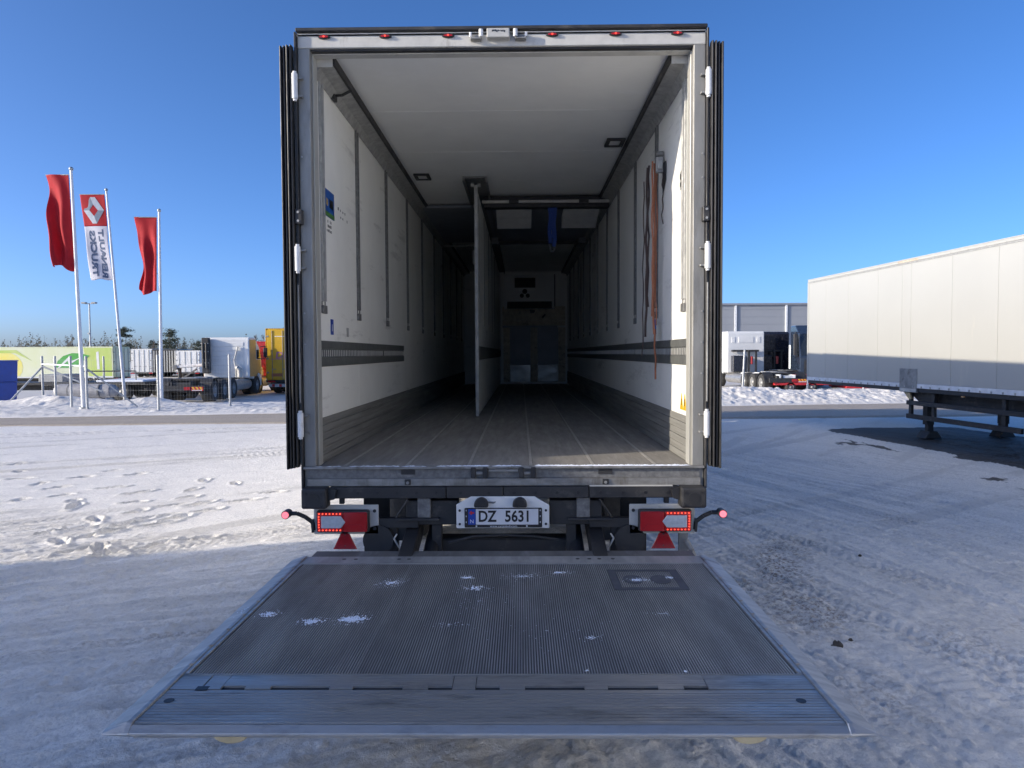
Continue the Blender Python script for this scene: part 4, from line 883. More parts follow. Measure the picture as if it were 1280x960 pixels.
def tractor(label, loc, rz, cab='whitepaint', door=None, frame='black', cabz=3.2, length=7.2, axles=(1.2, 2.55, 3.9), front=6.6, sleeper=1.9, ribs=True, stack=True, cat='truck', name='truck', group=None, boards=(1,)):
    t = thing(name, label, cat, loc, rz, group)
    y0 = length-sleeper-.5; y1 = length
    # chassis
    for sg in (-1, 1): MB().box(*sorted((sg*.38, sg*.46)), .1, length-.4, .72, .98).build('frame_rail', frame, t)
    for y in (.15, 1.9, 3.2, 4.5): MB().box(-.375, .375, y, y+.09, .76, .94).build('cross_member', frame, t)
    MB().box(-1.1, 1.1, -.02, .09, .55, .80).build('rear_bumper', 'black', t, .01)
    for sg in boards:
        bd = MB().box(*sorted((sg*.52, sg*1.06)), -.032, -.0215, .56, .74).build('marker_board', 'stripe_r', t)
        for i in range(3): MB().prism([(sg*(.55+.17*i), .742), (sg*(.63+.17*i), .742), (sg*(.70+.17*i), .615), (sg*(.62+.17*i), .615)], -.037, -.0325, 'y').build('stripe', 'stripe_y', bd)
        MB().box(*sorted((sg*.56, sg*1.0)), -.036, -.0325, .57, .605).build('lettering_strip', 'platewhite', bd)
        MB().box(*sorted((sg*.2, sg*.48)), -.05, -.0215, .6, .74).build('tail_light', 'redlens', t)
    for y in axles:
        MB().cyl((-1, y, .5), (1, y, .5), .08, 10).build('axle', frame, t)
        for sg in (-1, 1):
            wheel(t, sg*1.25, y, .51, .55, sg)
            pts = [(y+.60*math.cos(a), .52+.60*math.sin(a)) for a in [math.pi*i/8 for i in range(9)]]
            if y == axles[0]: MB().prism(pts+[(u*.97+y*.03, .52+(v-.52)*.96) for u, v in pts[::-1]], *sorted((sg*.68, sg*1.24)), 'x').build('mudguard', 'black', t)
    MB().cyl((-1, front, .5), (1, front, .5), .08, 10).build('axle', frame, t)
    for sg in (-1, 1):
        wheel(t, sg*1.25, front, .51, .34, sg)
        MB().cyl((sg*.85, axles[-1]+.75, .62), (sg*.85, min(front-.75, y0+.6), .62), .30, 16).build('fuel_tank', 'alu', t)
    MB().box(-.75, .75, axles[0]-.2, axles[0]+.9, .99, 1.10).build('coupling_plate', 'black', t, .02)
    # cab: side outline extruded
    zb = .95
    side = [(y0, zb), (y0, cabz-.10), (y0+.12, cabz), (y0+sleeper*.62, cabz), (y1-.34, cabz-.55), (y1-.06, 2.05), (y1, 1.9), (y1, .45), (front+.62, .45), (front+.55, .85), (front+.2, 1.12), (front-.25, 1.12), (front-.56, .85), (front-.60, zb)]
    cb = MB().prism(side, -1.22, 1.22, 'x').build('cab', cab, t, .05, 2)
    MB().prism([(y1-.045, 2.07), (y1-.025, 2.05), (y1-.30, cabz-.58), (y1-.32, cabz-.56)], -1.12, 1.12, 'x').build('windscreen', 'glass', cb)
    MB().box(-.95, .95, y1+.002, y1+.012, .75, 1.75).build('grille', 'black', cb)
    for sg in (-1, 1):
        MB().box(*sorted((sg*.75, sg*1.1)), y1+.002, y1+.03, .55, .75).build('headlight', 'clearlens', cb)
        MB().prism([(y1-.95, 1.95), (y1-.14, 1.95), (y1-.36, cabz-.66), (y1-.95, cabz-.66)], *sorted((sg*1.222, sg*1.232)), 'x').build('side_window', 'glass', cb)
        if door: MB().prism([(y1-1.05, 1.0), (front-.6, 1.0), (front-.25, 1.2), (front+.25, 1.2), (y1-.15, 1.05), (y1-.15, 1.93), (y1-1.05, 1.93)], *sorted((sg*1.222, sg*1.235)), 'x').build('door', door, cb)
        if door: MB().box(*sorted((sg*1.222, sg*1.236)), y0+.05, y1-1.06, 1.0, cabz-.12).build('side_panel', door, cb)
        MB().tube([(sg*1.2, y1-.12, cabz-.5), (sg*1.48, y1-.08, cabz-.45), (sg*1.48, y1-.08, 2.0), (sg*1.22, y1-.1, 1.95)], .022, 6).build('mirror_arm', 'black', t)
        MB().box(*sorted((sg*1.36, sg*1.58)), y1-.13, y1-.02, 2.05, cabz-.55).build('mirror', 'black', t, .03)
    # cab rear wall
    if ribs:
        nz_ = 7; hh = (cabz-.25-1.15)/nz_
        for i in range(nz_): MB().box(-.80, .92, y0-.022, y0-.002, 1.15+i*hh+.02, 1.15+(i+1)*hh-.02).build('wall_rib', cab, cb, .012)
    else:
        MB().box(-.5, .5, y0-.02, y0-.002, cabz-.75, cabz-.35).build('wall_rib', cab, cb, .03)
        for sg in (-1, 1): MB().box(*sorted((sg*.72, sg*.95)), y0-.02, y0-.002, cabz-.75, cabz-.35).build('wall_rib', cab, cb, .03)
    if stack:
        MB().box(-1.20, -.82, y0-.32, y0-.03, 1.2, cabz-.02).build('air_intake_housing', 'black', t, .03)
        for x in (-1.08, -.90): MB().cyl((x, y0-.40, 1.5), (x, y0-.40, cabz-.3), .085, 12).build('intake_hose', 'rubber', t)
        MB().tube([(.55, y0-.15, 1.0), (.55, y0-.2, 1.5), (.45, y0-.12, 1.9), (.65, y0-.1, cabz-.5)], .04, 8).build('exhaust_pipe', 'frame', t)
        MB().tube([(.78, y0-.25, 1.0), (.78, y0-.25, 1.35), (.70, y0-.25, 1.48), (.58, y0-.2, 1.48)], .13, 10).build('silencer', 'frame', t)
        for z in (1.75, 2.35, cabz-.35): MB().box(-1.21, -.78, y0-.45, y0-.42, z, z+.05).build('hose_clip', 'railgrey', t)
    else:
        MB().box(-1.0, -.1, y0-.45, y0-.05, 1.0, 2.05).build('battery_cabinet', 'cabblack', t, .03)
        MB().box(-.02, .08, y0-.5, y0-.38, 1.0, 2.4).box(.45, .55, y0-.5, y0-.38, 1.0, 2.3).build('crane_column', 'black', t)
        MB().cyl((.22, y0-.42, 1.5), (.22, y0-.42, 2.0), .09, 12).build('fire_extinguisher', 'cabred', t)
        MB().box(-1.0, .75, y0-.3, y0-.1, 2.3, 2.42).build('light_bar', 'black', t)
    for y in (axles[0]+.1, axles[0]+1.5): MB().box(-.36, .36, y, y+.7, 1.0, 1.12).build('frame_box', 'railgrey', t, .02)
    return t

def box_trailer(label, loc, rz, L=13.6, H0=1.10, H1=4.0, W_=2.55, side='whitepaint', frame='black', panels=None, name='parked_trailer', legs=True, wheels=True, rear=True, cat='trailer', rear_mat=None, group=None, bars=True, legy=None, railL=None):
    """origin: centre of the rear edge on the ground, +Y forward"""
    t = thing(name, label, cat, loc, rz, group)
    h = W_/2
    bx = MB().box(-h+.03, h-.03, .03, L-.03, H0+.02, H1-.02).build('body', side, t, .01)
    MB().box(-h, h, 0, L, H1-.018, H1).build('roof', side, bx)
    for sg in (-1, 1):
        ps = panels or [0, 2.6, 5.2, 7.8, 10.4, L]
        ps = [p for p in ps if p <= L]
        if ps[-1] < L: ps = ps+[L]
        for a, b in zip(ps[:-1], ps[1:]):
            MB().box(*sorted((sg*(h-.028), sg*(h-.006))), a+(.075 if a == 0 else .003), b-(.075 if b == L else .003), H0+.10, H1-.085).build('side_panel', side, bx, .004)
        MB().box(*sorted((sg*(h-.028), sg*h)), .0, L, H1-.082, H1-.019).build('top_rail', side, bx, .006)
        MB().box(*sorted((sg*(h-.028), sg*h)), .0, L, H0+.0, H0+.098).build('bottom_rail', 'lightstrip' if side != 'black' else side, bx, .004)
        for y in (.0, L-.072): MB().box(*sorted((sg*(h-.028), sg*(h+.004))), y, y+.072, H0+.099, H1-.083).build('corner_post', side, bx, .004)
        MB().box(*sorted((sg*.45, sg*.58)), .2, (railL or L-.6), H0-.38, H0-.04).build('frame_rail', frame, t)
        MB().box(*sorted((sg*(h-.12), sg*(h-.02))), .05, L-.05, H0-.085, H0-.003).build('side_beam', frame, t)
    for y in [1+1.2*i for i in range(int(L/1.2)-1)]: MB().box(-h+.1, h-.1, y, y+.08, H0-.07, H0-.006).build('floor_bearer', frame, t)
    if rear:
        rm = rear_mat or side
        for x0, x1 in ((-h+.08, -.006), (.006, h-.08)):
            d = MB().box(x0, x1, -.03, .028, H0+.08, H1-.10).build('rear_door', rm, t, .01)
            if bars:
                for q in (.25, .75):
                    xx = x0+(x1-x0)*q
                    MB().cyl((xx, -.055, H0+.05), (xx, -.055, H1-.12), .018, 8).build('lock_rod', 'steelgrey', d)
                    MB().box(xx-.02, xx+.22, -.075, -.058, H0+.62, H0+.66).build('door_handle', 'steelgrey', d)
            for z in (H0+.4, H0+1.2, H1-.5): MB().box(*((x0-.03, x0+.1) if x0 < -.1 else (x1-.1, x1+.03)), -.045, -.0305, z, z+.09).build('hinge', 'steelgrey', d)
        MB().box(-h, h, -.02, .04, H0-.12, H0-.0).build('rear_beam', frame, t)
        for sg in (-1, 1):
            MB().box(*sorted((sg*.75, sg*1.15)), -.06, -.022, H0-.11, H0-.02).build('tail_light', 'redlens', t)
            MB().box(*sorted((sg*.5, sg*.62)), .1, .2, .55, H0-.1).build('bumper_hanger', frame, t)
        MB().box(-1.1, 1.1, .08, .18, .45, .56).build('rear_bumper', frame, t)
    if wheels:
        for y in (1.5, 2.8, 4.1):
            MB().cyl((-1, y, .5), (1, y, .5), .07, 10).build('axle', frame, t)
            for sg in (-1, 1): wheel(t, sg*(h-.02), y, .5, .38, sg)
    if legs:
        ly = legy or L-3.0
        for sg in (-1, 1):
            lg = MB().box(*sorted((sg*.80, sg*.96)), ly-.08, ly+.08, .30, H0-.1).box(*sorted((sg*.80, sg*.92)), ly-.06, ly+.06, .10, .2995).build('landing_leg', frame, t)
            MB().prism([(sg*.66, .0), (sg*1.06, .0), (sg*1.0, .09), (sg*.95, .16), (sg*.77, .16), (sg*.72, .09)], ly-.17, ly+.17, 'y').build('foot', frame, lg, .01)
    return t, bx

# --- the white trailer parked on the right
RA = R(4.8); RT_L = 13.6
nx, ny = math.cos(RA), math.sin(RA); fxd, fyd = -math.sin(RA), math.cos(RA)
rear_pt = Vector((8.27, 21.3, 0)) - RT_L*Vector((fxd, fyd, 0)) + 1.275*Vector((nx, ny, 0))
wt, wbx = box_trailer('large cream white box trailer parked on its landing legs at the right edge', tuple(rear_pt), RA, RT_L, 1.12, 4.0, 2.55, 'rtside', 'black',
                 panels=[0, 1.35, 2.7, 4.1, 6.1, 7.39, 8.75, 9.08, 10.04, 11.38, 12.55, RT_L], legy=RT_L-4.95, railL=RT_L-5.0, wheels=True, group=None)
hx = -1.275
yf = lambda d: RT_L-d
MB().box(hx-.008, hx+.02, yf(5.12), yf(4.49), 1.02, 1.545).build('weathered_plate', 'steelgrey', wt, .003)
MB().box(hx-.012, hx-.0085, yf(5.10), yf(4.51), 1.03, 1.10).build('plate_foot', 'plategrey', wt)
MB().box(hx+.001, hx+.022, yf(1.03), yf(.80), 1.275, 1.385).build('stuck_label', 'plategrey', wbx)
for i in range(3): MB().box(hx-.0005, hx+.0006, yf(1.02), yf(.82+.03*i), 1.295+i*.03, 1.305+i*.03).build('label_line', 'railgrey', wbx)
MB().box(hx-.003, hx-.0002, yf(5.1), yf(4.35), 3.93, 3.975).build('rust_streak', 'wood', wbx)
b = MB()
for i in range(44): b.box(hx-.014, hx-.0005, .2+i*.3, .2+i*.3+.028, 1.125, 1.165)
tag(b.build('lashing_ring', 'railgrey', wbx), kind='stuff')
MB().box(hx-.006, hx-.0002, .08, RT_L-.08, 3.885, 3.912).build('rail_line', 'railgrey', wbx)
b = MB()
for i in range(26): b.cyl((hx-.004, .3+i*.51, 3.935), (hx-.0002, .3+i*.51, 3.935), .012, 6)
tag(b.build('rivet', 'railgrey', wbx), kind='stuff')
# front part of the chassis, side guard
MB().prism([(yf(4.55), 1.03), (yf(5.4), 1.03), (yf(5.4), .72), (yf(5.1), .72)], -1.1, -.5, 'x').build('neck_bracket', 'black', wt)
MB().prism([(yf(4.50), 1.05), (yf(4.75), 1.05), (yf(4.82), .86), (yf(4.74), .86)], hx+.06, hx+.10, 'x').build('yellow_bracket', 'beige', wt)
MB().box(hx+.03, hx+.09, yf(8.4), yf(4.70), .735, .83).build('side_guard', 'black', wt, .004)
MB().box(hx+.03, hx+.09, yf(8.1), yf(4.70), .43, .53).build('side_guard', 'black', wt, .004)
for d in (4.70, 5.5, 7.55): MB().box(hx+.091, hx+.15, yf(d+.09), yf(d), .43, 1.02).build('guard_post', 'black', wt)
MB().box(hx+.3, hx+.35, yf(13), yf(5.2), .80, 1.05).build('inner_beam', 'black', wt)
MB().box(hx-.002, hx+.02, yf(6.63), yf(6.55), 1.005, 1.03).build('side_lamp', 'caborange', wt)

# --- tractor coupled in front of the open trailer
tractor('white tractor unit coupled in front of the open refrigerated trailer', (TX, TY+10.4, 0), 0, 'whitepaint', cabz=3.95, length=6.6+0, axles=(1.2, 2.5), front=5.6, sleeper=2.0, name='tractor_unit')
# --- trailer standing to the left of the photographer, out of view, shading the yard
box_trailer('short white box trailer standing left of the photographer', (-10.75, -2.9, 0), 0, 7.3, 1.12, 4.0, 2.55, name='parked_trailer')

# --- unseen trailers added right of the photographer, sunlit sides brighten the shaded snow
box_trailer('white box trailer added to bounce sunlight, behind the cream white one, right of the photographer', (8.0, -7.6, 0), R(1.5), 13.6, 1.12, 4.0, 2.55, name='parked_trailer')
box_trailer('white box trailer added to bounce sunlight, farthest back right of the photographer', (7.6, -22.6, 0), R(1.5), 13.6, 1.12, 4.0, 2.55, name='parked_trailer')

# --- left yard
ZY = -.34
tractor('white chassis truck with black intake hoses behind its cab and orange cab side', (-15.55, 33.2, ZY+.08), R(3.5), 'whitepaint', 'caborange', 'black', cabz=3.14, length=8.6, axles=(1.0, 2.35, 3.7), front=7.7, sleeper=1.75)
tractor('red tractor half hidden between the white chassis truck and the yellow trailer', (-16.7, 41.0, ZY), R(2), 'cabred', None, 'black', cabz=3.1, length=6.6, axles=(1.2, 2.5), front=5.7, sleeper=1.7)
yt, yb_ = box_trailer('yellow box trailer seen from behind beside the dark folded door', (-13.36, 42, ZY), R(1), 13.6, .80, 3.78, 2.56, 'yellowbox', 'black')
vs, fs = text_geo('DHL', .52, .002, .012)
MB().add(vs, fs, mat=frame_m((-.12, -.034, 2.22), (1.15, 0, 0), (.12, 0, 1))).build('lettering', 'lilac', yb_, fix=False)
MB().box(-1.0, .6, -.036, -.031, 2.0, 2.03).build('print_line', 'lilac', yb_)
MB().box(-.75, .75, -.036, -.031, 3.3, 3.34).build('top_strip', 'whitepaint', yb_)
MB().box(-.95, -.35, -.07, .0, 1.02, 1.2).build('red_board', 'orange', yt)
MB().box(-1.1, 1.1, -.15, .05, .42, .60).build('striped_bumper', 'frame', yt)
for i in range(5): MB().box(-.9+i*.4, -.75+i*.4, -.156, -.151, .43, .59).build('stripe', 'stripe_r', yt)

gt, gb = box_trailer('green and yellow printed box trailer with a leaf emblem on its side', (-31.9, 58.27, ZY), R(90), 13.6, .55, 2.98, 2.55, 'limepale', 'black', panels=[0, 13.6])
# local: +Y runs to the left in the picture, the visible side is x = +h ... side facing the camera
def gprint(name, poly, mat, d):                     # polygon in (distance from rear, height) on the camera side
    X_ = -1.275
    sgn = -1
    return MB().prism(poly, X_-d-.006, X_-d+.0, 'x').build(name, mat, gb)
def el(cx, cz, rx, rz_, n=20, a0=0, a1=2*math.pi): return [(cx+rx*math.cos(a0+(a1-a0)*i/n), cz+rz_*math.sin(a0+(a1-a0)*i/n)) for i in range(n)]
gprint('print_field', [(.1, .68), (1.9, .68), (1.45, 2.88), (.1, 2.88)], 'limegreen', -.002)
gprint('print_field', [(1.0, .68), (1.9, .68), (2.3, 2.88), (1.35, 2.88)], 'limegreen', -.0035)
gprint('print_field', [(2.6, .68), (9.5, .68), (9.0, 2.88), (2.65, 2.88)], 'limepale', .0)
gprint('print_fruit', [p for p in el(8.4, 1.4, 1.3, 1.15) if p[1] > .67], 'lemon', .006)
gprint('print_fruit', el(11.6, 2.0, 1.0, .75), 'lemon', .006)
gprint('print_leafage', [(6.4, 1.9), (7.6, 2.75), (9.6, 2.7), (10.4, 2.2), (9.4, 2.5), (7.7, 2.5)], 'limegreen', .012)
gprint('print_strip', [(1.05, 1.2), (1.25, 1.2), (1.3, 2.55), (1.1, 2.6)], 'whitepaint', .006)
leaf = [(1.80, 2.27), (2.5, 2.45), (3.2, 2.48), (3.9, 2.25), (4.35, 1.85), (4.50, 1.40), (4.4, 1.33), (3.5, 1.32), (2.8, 1.55), (2.3, 1.9)]
gprint('leaf_emblem', leaf, 'leafgreen', .018)
gprint('leaf_vein', [(4.40, 1.30), (3.45, 2.2), (3.38, 1.80), (2.4, 2.20), (3.45, 1.55), (3.55, 1.88), (4.22, 1.30)], 'whitepaint', .025)
# white and slatted bodies further back
box_trailer('pale grey box trailer behind the leaning flagpole', (-39.0, 75, ZY), 0, 9, .5, 2.95, 2.2, 'whitepaint', 'black', legs=False)
sl_t = thing('slatted_trailer', 'dark trailer with pale upright slats at its rear', 'trailer', (-36.6, 75, ZY))
MB().box(-1.22, 1.22, .1, 8, .5, 2.85).build('body', 'black', sl_t)
for i in range(9): MB().box(-1.18+i*.268, -1.05+i*.268, .0, .095, .55, 2.75).build('slat', 'railgrey', sl_t, .01)
MB().box(-1.25, 1.25, -.02, .09, 2.76, 2.9).build('top_frame', 'black', sl_t)
for y in (1.5, 2.8):
    for sg in (-1, 1): wheel(sl_t, sg*1.22, y, .5, .38, sg)
box_trailer('white box trailer right of the dark slatted one', (-33.75, 74, ZY), 0, 9, .5, 2.75, 2.5, 'whitepaint', 'black', legs=False)
def flatbed(label, loc, rz, L, W_, z, frame='black', cat='trailer', name='flatbed_trailer', boards=True):
    t = thing(name, label, cat, loc, rz)
    MB().box(-W_/2, W_/2, 0, L, z-.12, z).build('bed', frame, t, .01)
    for sg in (-1, 1):
        MB().box(*sorted((sg*.4, sg*.55)), .2, L-.2, z-.4, z-.122).build('frame_rail', frame, t)
        for y in (1.2, 2.5): wheel(t, sg*W_/2*.98, y, min(.48, z*.5), .36, sg)
        if boards:
            bd = MB().box(*sorted((sg*.55, sg*1.15)), -.02, -.002, z-.14, z+.06).build('marker_board', 'stripe_r', t)
            for i in range(3): MB().prism([(sg*(.58+.19*i), z+.058), (sg*(.67+.19*i), z+.058), (sg*(.74+.19*i), z-.10), (sg*(.65+.19*i), z-.10)], -.026, -.0205, 'y').build('stripe', 'stripe_y', bd)
    MB().box(-W_/2+.1, W_/2-.1, .0, .12, z-.42, z-.3).build('rear_bumper', frame, t)
    return t
flatbed('low chassis with orange striped rear boards left of the white chassis truck', (-19.4, 38.6, ZY), R(2), 8, 2.5, .85)
fb = flatbed('long dark flatbed standing crosswise behind the wire fence', (-18.6, 37.2, ZY), R(92), 9.5, 2.4, .95, boards=False)
MB().box(-1.2, 1.2, .1, 2.4, .952, 1.06).build('snow_cover', 'snowclump', fb, .03)
MB().box(-.9, .9, 4.2, 5.4, .952, 1.35).build('load_box', 'railgrey', fb, .03)
MB().tube([(-.9, .6, .97), (-.9, .6, 1.5), (-.9, 3.2, 1.5), (-.9, 3.2, .97)], .03, 6).build('hoop', 'black', fb)
bo = thing('crane_boom', 'pale level boom on a dark post beside the white chassis truck cab', 'crane', (-18.6, 40.5, ZY))
MB().box(-.5, .5, -.5, .5, .55, .75).build('base', 'black', bo, .02)
MB().cyl((-.35, 0, .75), (-.35, 0, 1.75), .10, 10).build('post', 'black', bo)
MB().bar((-.5, 0, 1.62), (1.3, 0, 1.74), .22, .16).build('boom', 'lightstrip', bo, .03)
MB().bar((-.3, 0, .9), (.6, 0, 1.5), .08, .08).build('strut', 'raildark', bo)
MB().cyl((-.55, -.15, 1.6), (-.55, .15, 1.6), .13, 12).build('joint', 'raildark', bo)
tb = thing('wrapped_tank', 'long grey tarpaulin covered roll lying behind the wire fence', 'tank', (-20.1, 33.6, -.05))
MB().cyl((-1.15, 0, .35), (1.15, .1, .35), .33, 20).sphere((-1.15, 0, .35), .33, 8).sphere((1.15, .1, .35), .30, 8).build('cover', 'tarp', tb)
for x in (-.7, 0, .7): MB().cyl((x-.03, .03, .35), (x+.03, .03, .35), .342, 20).build('tie_band', 'raildark', tb)
# skips
def skip(label, loc, rz):
    t = thing('blue_container', label, 'container', loc, rz, 'blue containers stacked by the wire fence')
    MB().prism([(-.95, 0), (.94, 0), (.98, .86), (-.98, .86)], -.8, .8, 'y').build('body', 'bluebin', t, .01)
    MB().box(-1.0, 1.0, -.83, .83, .862, .90).build('rim', 'bluebin', t, .01)
    for x in (-.6, -.1, .4): MB().box(x, x+.07, -.835, -.802, .05, .85).build('rib', 'bluebin', t, .008)
    MB().box(-.9, .85, -.84, -.803, .60, .63).build('orange_strip', 'orange', t)
    return t
skip('lower of the two blue containers stacked at the left edge', (-22.45, 30.2, -.05), R(4))
skip('upper of the two blue containers stacked at the left edge', (-22.40, 30.2, .862), R(3))
pl = thing('pallet', 'wooden pallet lying on the snow beside the blue containers', 'pallet', (-19.6, 29.4, .04), R(6))
for i in range(5): MB().box(-.6, .6, -.4+i*.17, -.28+i*.17, .11, .135).build('slat', 'pallet', pl)
for y in (-.4, -.05, .3): MB().box(-.6, .6, y, y+.1, .0, .108).build('bearer', 'pallet', pl)

# --- fence on the left
fn = thing('wire_fence', 'grey wire mesh fence with slanting braces and a white top rail', 'fence', (-15.2, 25.5, 0))
def fp_(x, y, z): return (x+15.2, y-25.5, z)
posts = [(-15.22, 25.5, 1.92), (-16.42, 26.55, 1.93), (-18.75, 29.3, 1.92), (-19.6, 29.8, 1.93), (-20.9, 36.5, 1.9), (-12.45, 25.0, 1.95), (-10.78, 27.0, 1.95)]
for (x, y, h) in posts: MB().cyl(fp_(x, y, -.12), fp_(x, y, h), .045, 10).build('post', 'galv', fn)
MB().bar(fp_(-19.6, 29.8, 1.60), fp_(-15.22, 25.5, 1.57), .05, .05).build('top_rail', 'lightstrip', fn)
MB().bar(fp_(-19.55, 29.75, 1.50), fp_(-20.15, 28.4, .0), .05, .06).bar(fp_(-19.5, 29.7, 1.50), fp_(-17.2, 29.9, .45), .05, .06).build('brace', 'galv', fn)
MB().bar(fp_(-15.2, 25.55, 1.45), fp_(-13.7, 26.0, .10), .045, .05).build('brace', 'galv', fn)
wires = MB()
def mesh_span(a, c, h, n):
    a = Vector(a); c = Vector(c)
    for i in range(9): wires.bar(a+Vector((0,0,.1+i*h/8.6)), c+Vector((0,0,.1+i*h/8.6)), .0026, .0026)
    for i in range(n+1):
        p = a.lerp(c, i/n); wires.bar(p+Vector((0,0,.1)), p+Vector((0,0,h)), .0018, .0018)
for i, j, n in ((0, 1, 14), (1, 2, 28), (2, 3, 8), (0, 5, 26), (5, 6, 24)):
    mesh_span(fp_(*posts[i][:2], 0), fp_(*posts[j][:2], 0), 1.8, n)
tag(wires.build('wire_mesh', 'galv', fn, fix=False), kind='stuff')

# --- flags
def flagpole(label, base, top, flag_w, zt, zb, kind, seed, group='flagpoles along the road'):
    t = thing('flagpole', label, 'flagpole', base, 0, group)
    tx, ty, tz = top[0]-base[0], top[1]-base[1], top[2]-base[2]
    def ax(z): q = (z-base[2])/tz; return Vector((tx*q, ty*q, z-base[2]))
    MB().cyl((0, 0, -.3), ax(top[2]), .075, 14, .045).build('pole', 'pole', t)
    MB().sphere(tuple(ax(top[2]+.05)), .075, 8).build('finial', 'galv', t)
    MB().cyl((0, 0, -.05), (0, 0, .12), .16, 14).build('base_plate', 'galv', t)
    WA = 1.0 if seed == 1 else .55
    nu, nv = 26, 70
    def surf(u, v, d=0.0):                           # u 0 at the pole, v 0 at the top
        z = zt+(zb-zt)*v
        c = ax(z)
        if kind == 'plain':
            wv = flag_w*(1-.10*v*u)
            x = c.x-.10-u*wv*(1-.12*math.sin(v*2.6)*u) + .05*u*math.sin(v*7+seed)
            y = WA*.16*(.25+v)*u*math.sin(u*7+v*5+seed) + .07*u*math.sin(v*13+u*4+seed*2) + .10*v*math.sin(u*11+seed)
            dz = -.05*u*v + WA*(.12*v**6)*math.sin(u*6+seed)*(-1) + (.18 if u > .72 else 0)*v**8*(u-.72)*3
        else:
            x = c.x-.11-u*flag_w*(1-.10*v) + .03*u*v
            y = .045*math.sin(u*5+v*8)*(.3+v) ; dz = -.03*math.sin(u*9)*v**4
        return (x, y+c.y-d, z-base[2]+dz)
    def cloth(v0, v1, mat, nm, u0=0., u1=1.):
        vs = []; fs = []
        n_v = max(2, int(nv*(v1-v0)))
        for j in range(n_v+1):
            for i in range(nu+1): vs.append(surf(u0+(u1-u0)*i/nu, v0+(v1-v0)*j/n_v))
        for j in range(n_v):
            for i in range(nu): k = j*(nu+1)+i; fs.append((k, k+1, k+nu+2, k+nu+1))
        o = MB().add(vs, fs, True).build(nm, mat, t)
        m_ = o.modifiers.new('thick', 'SOLIDIFY'); m_.thickness = .006; m_.offset = 0
        return o
    MB().cyl(surf(0, 0), surf(1.02, 0), .018, 8).build('flag_rod', 'galv', t)
    for v in (.25, .5, .75): MB().cyl(tuple(ax(zt+(zb-zt)*v)-Vector((.06, 0, 0))), surf(.0, v), .012, 6).build('flag_ring', 'galv', t)
    if kind == 'plain':
        cloth(0, 1, 'flagred', 'flag')
    else:
        f = cloth(0, .372, 'flagred', 'flag'); f2 = cloth(.373, 1, 'flagwhite', 'flag')
        # the emblem and the mirrored lettering follow the cloth
        def decal(polys, mat, nm, d, par):
            vs = []; fs = []
            for (pv, pf) in polys:
                o_ = len(vs); vs += [surf(u, v, d) for u, v in pv]; fs += [tuple(i+o_ for i in g) for g in pf]
            return MB().add(vs, fs).build(nm, mat, par, fix=False)
        cu, cv = .5, .187
        W_, H_, tw, th_ = .42, .155, .17, .064
        def quad(*p): return ([(cu+a*W_, cv+b*H_) for a, b in p], [(0, 1, 2, 3)])
        top, bot, lf, rt = (0, -1), (0, 1), (-1, 0), (1, 0)
        # ring of a diamond with cut tips: outer and inner outlines, folded bands of two greys
        O = [(-.22, -1), (.22, -1), (1, 0), (.22, 1), (-.22, 1), (-1, 0)]
        I = [(0, -.44), (0, -.44), (.42, 0), (0, .44), (0, .44), (-.42, 0)]
        decal([quad(O[0], O[1], I[1], (-.0, -.44)), quad(O[5], O[0], I[0], I[5]), quad(O[1], O[2], I[2], I[1])][0:2], 'flaggrey', 'emblem_band', .012, f)
        decal([quad(O[1], O[2], I[2], I[1]), quad((-.22, 1), (-1, 0), I[5], I[4])], 'flaggrey2', 'emblem_band', .012, f)
        decal([quad(O[2], O[3], I[3], I[2]), quad(O[3], O[4], I[4], (0, .44))], 'flaggrey', 'emblem_band', .012, f)
        def fold_text(txt, uc, vbase, h_, wlen):
            vs0, fs0 = text_geo(txt, 1.0, 0.0, .045)
            xs = [p[0] for p in vs0]; ys = [p[1] for p in vs0]; x0, x1 = min(xs), max(xs); y0, y1 = min(ys), max(ys)
            # baseline runs up the flag, letter tops point to the pole: the back of the print
            pv = [(uc+h_/2-(p[1]-y0)/(y1-y0)*h_, vbase-(p[0]-x0)/(x1-x0)*wlen) for p in vs0]
            decal([(pv, fs0)], 'flagink', 'lettering', .013, f2)
        fold_text('RENAULT', .30, .975, .24, .565)
        fold_text('TRUCKS', .70, .965, .26, .545)
    return t
flagpole('white flagpole with a plain red flag, tallest and leftmost of the three', (-15.46, 25.7, 0), (-15.66, 25.7, 8.40), .86, 8.25, 5.02, 'plain', 1)
flagpole('leaning white flagpole with a printed red and white flag', (-18.88, 34.73, -.3), (-19.52, 34.73, 9.70), 1.16, 9.54, 5.53, 'print', 2)
flagpole('white flagpole with a plain red flag, rightmost of the three', (-14.76, 29.88, -.05), (-14.66, 29.88, 7.76), .86, 7.54, 4.49, 'plain', 4)
# yard lamp
yl = thing('yard_lamp', 'tall grey yard lamp with two heads on a crossbar', 'lamp post', (-53.1, 90, ZY))
MB().cyl((0, 0, 0), (0, 0, 8.7), .13, 10, .08).build('mast', 'galv', yl)
MB().box(-.55, .55, -.05, .05, 8.62, 8.72).build('crossbar', 'galv', yl)
for x in (-.62, .62): MB().box(x-.28, x+.28, -.25, .25, 8.66, 8.86).build('lamp_head', 'railgrey', yl, .05)
MB().box(-.2, .0, -.2, .0, 4.9, 5.1).build('control_box', 'galv', yl)

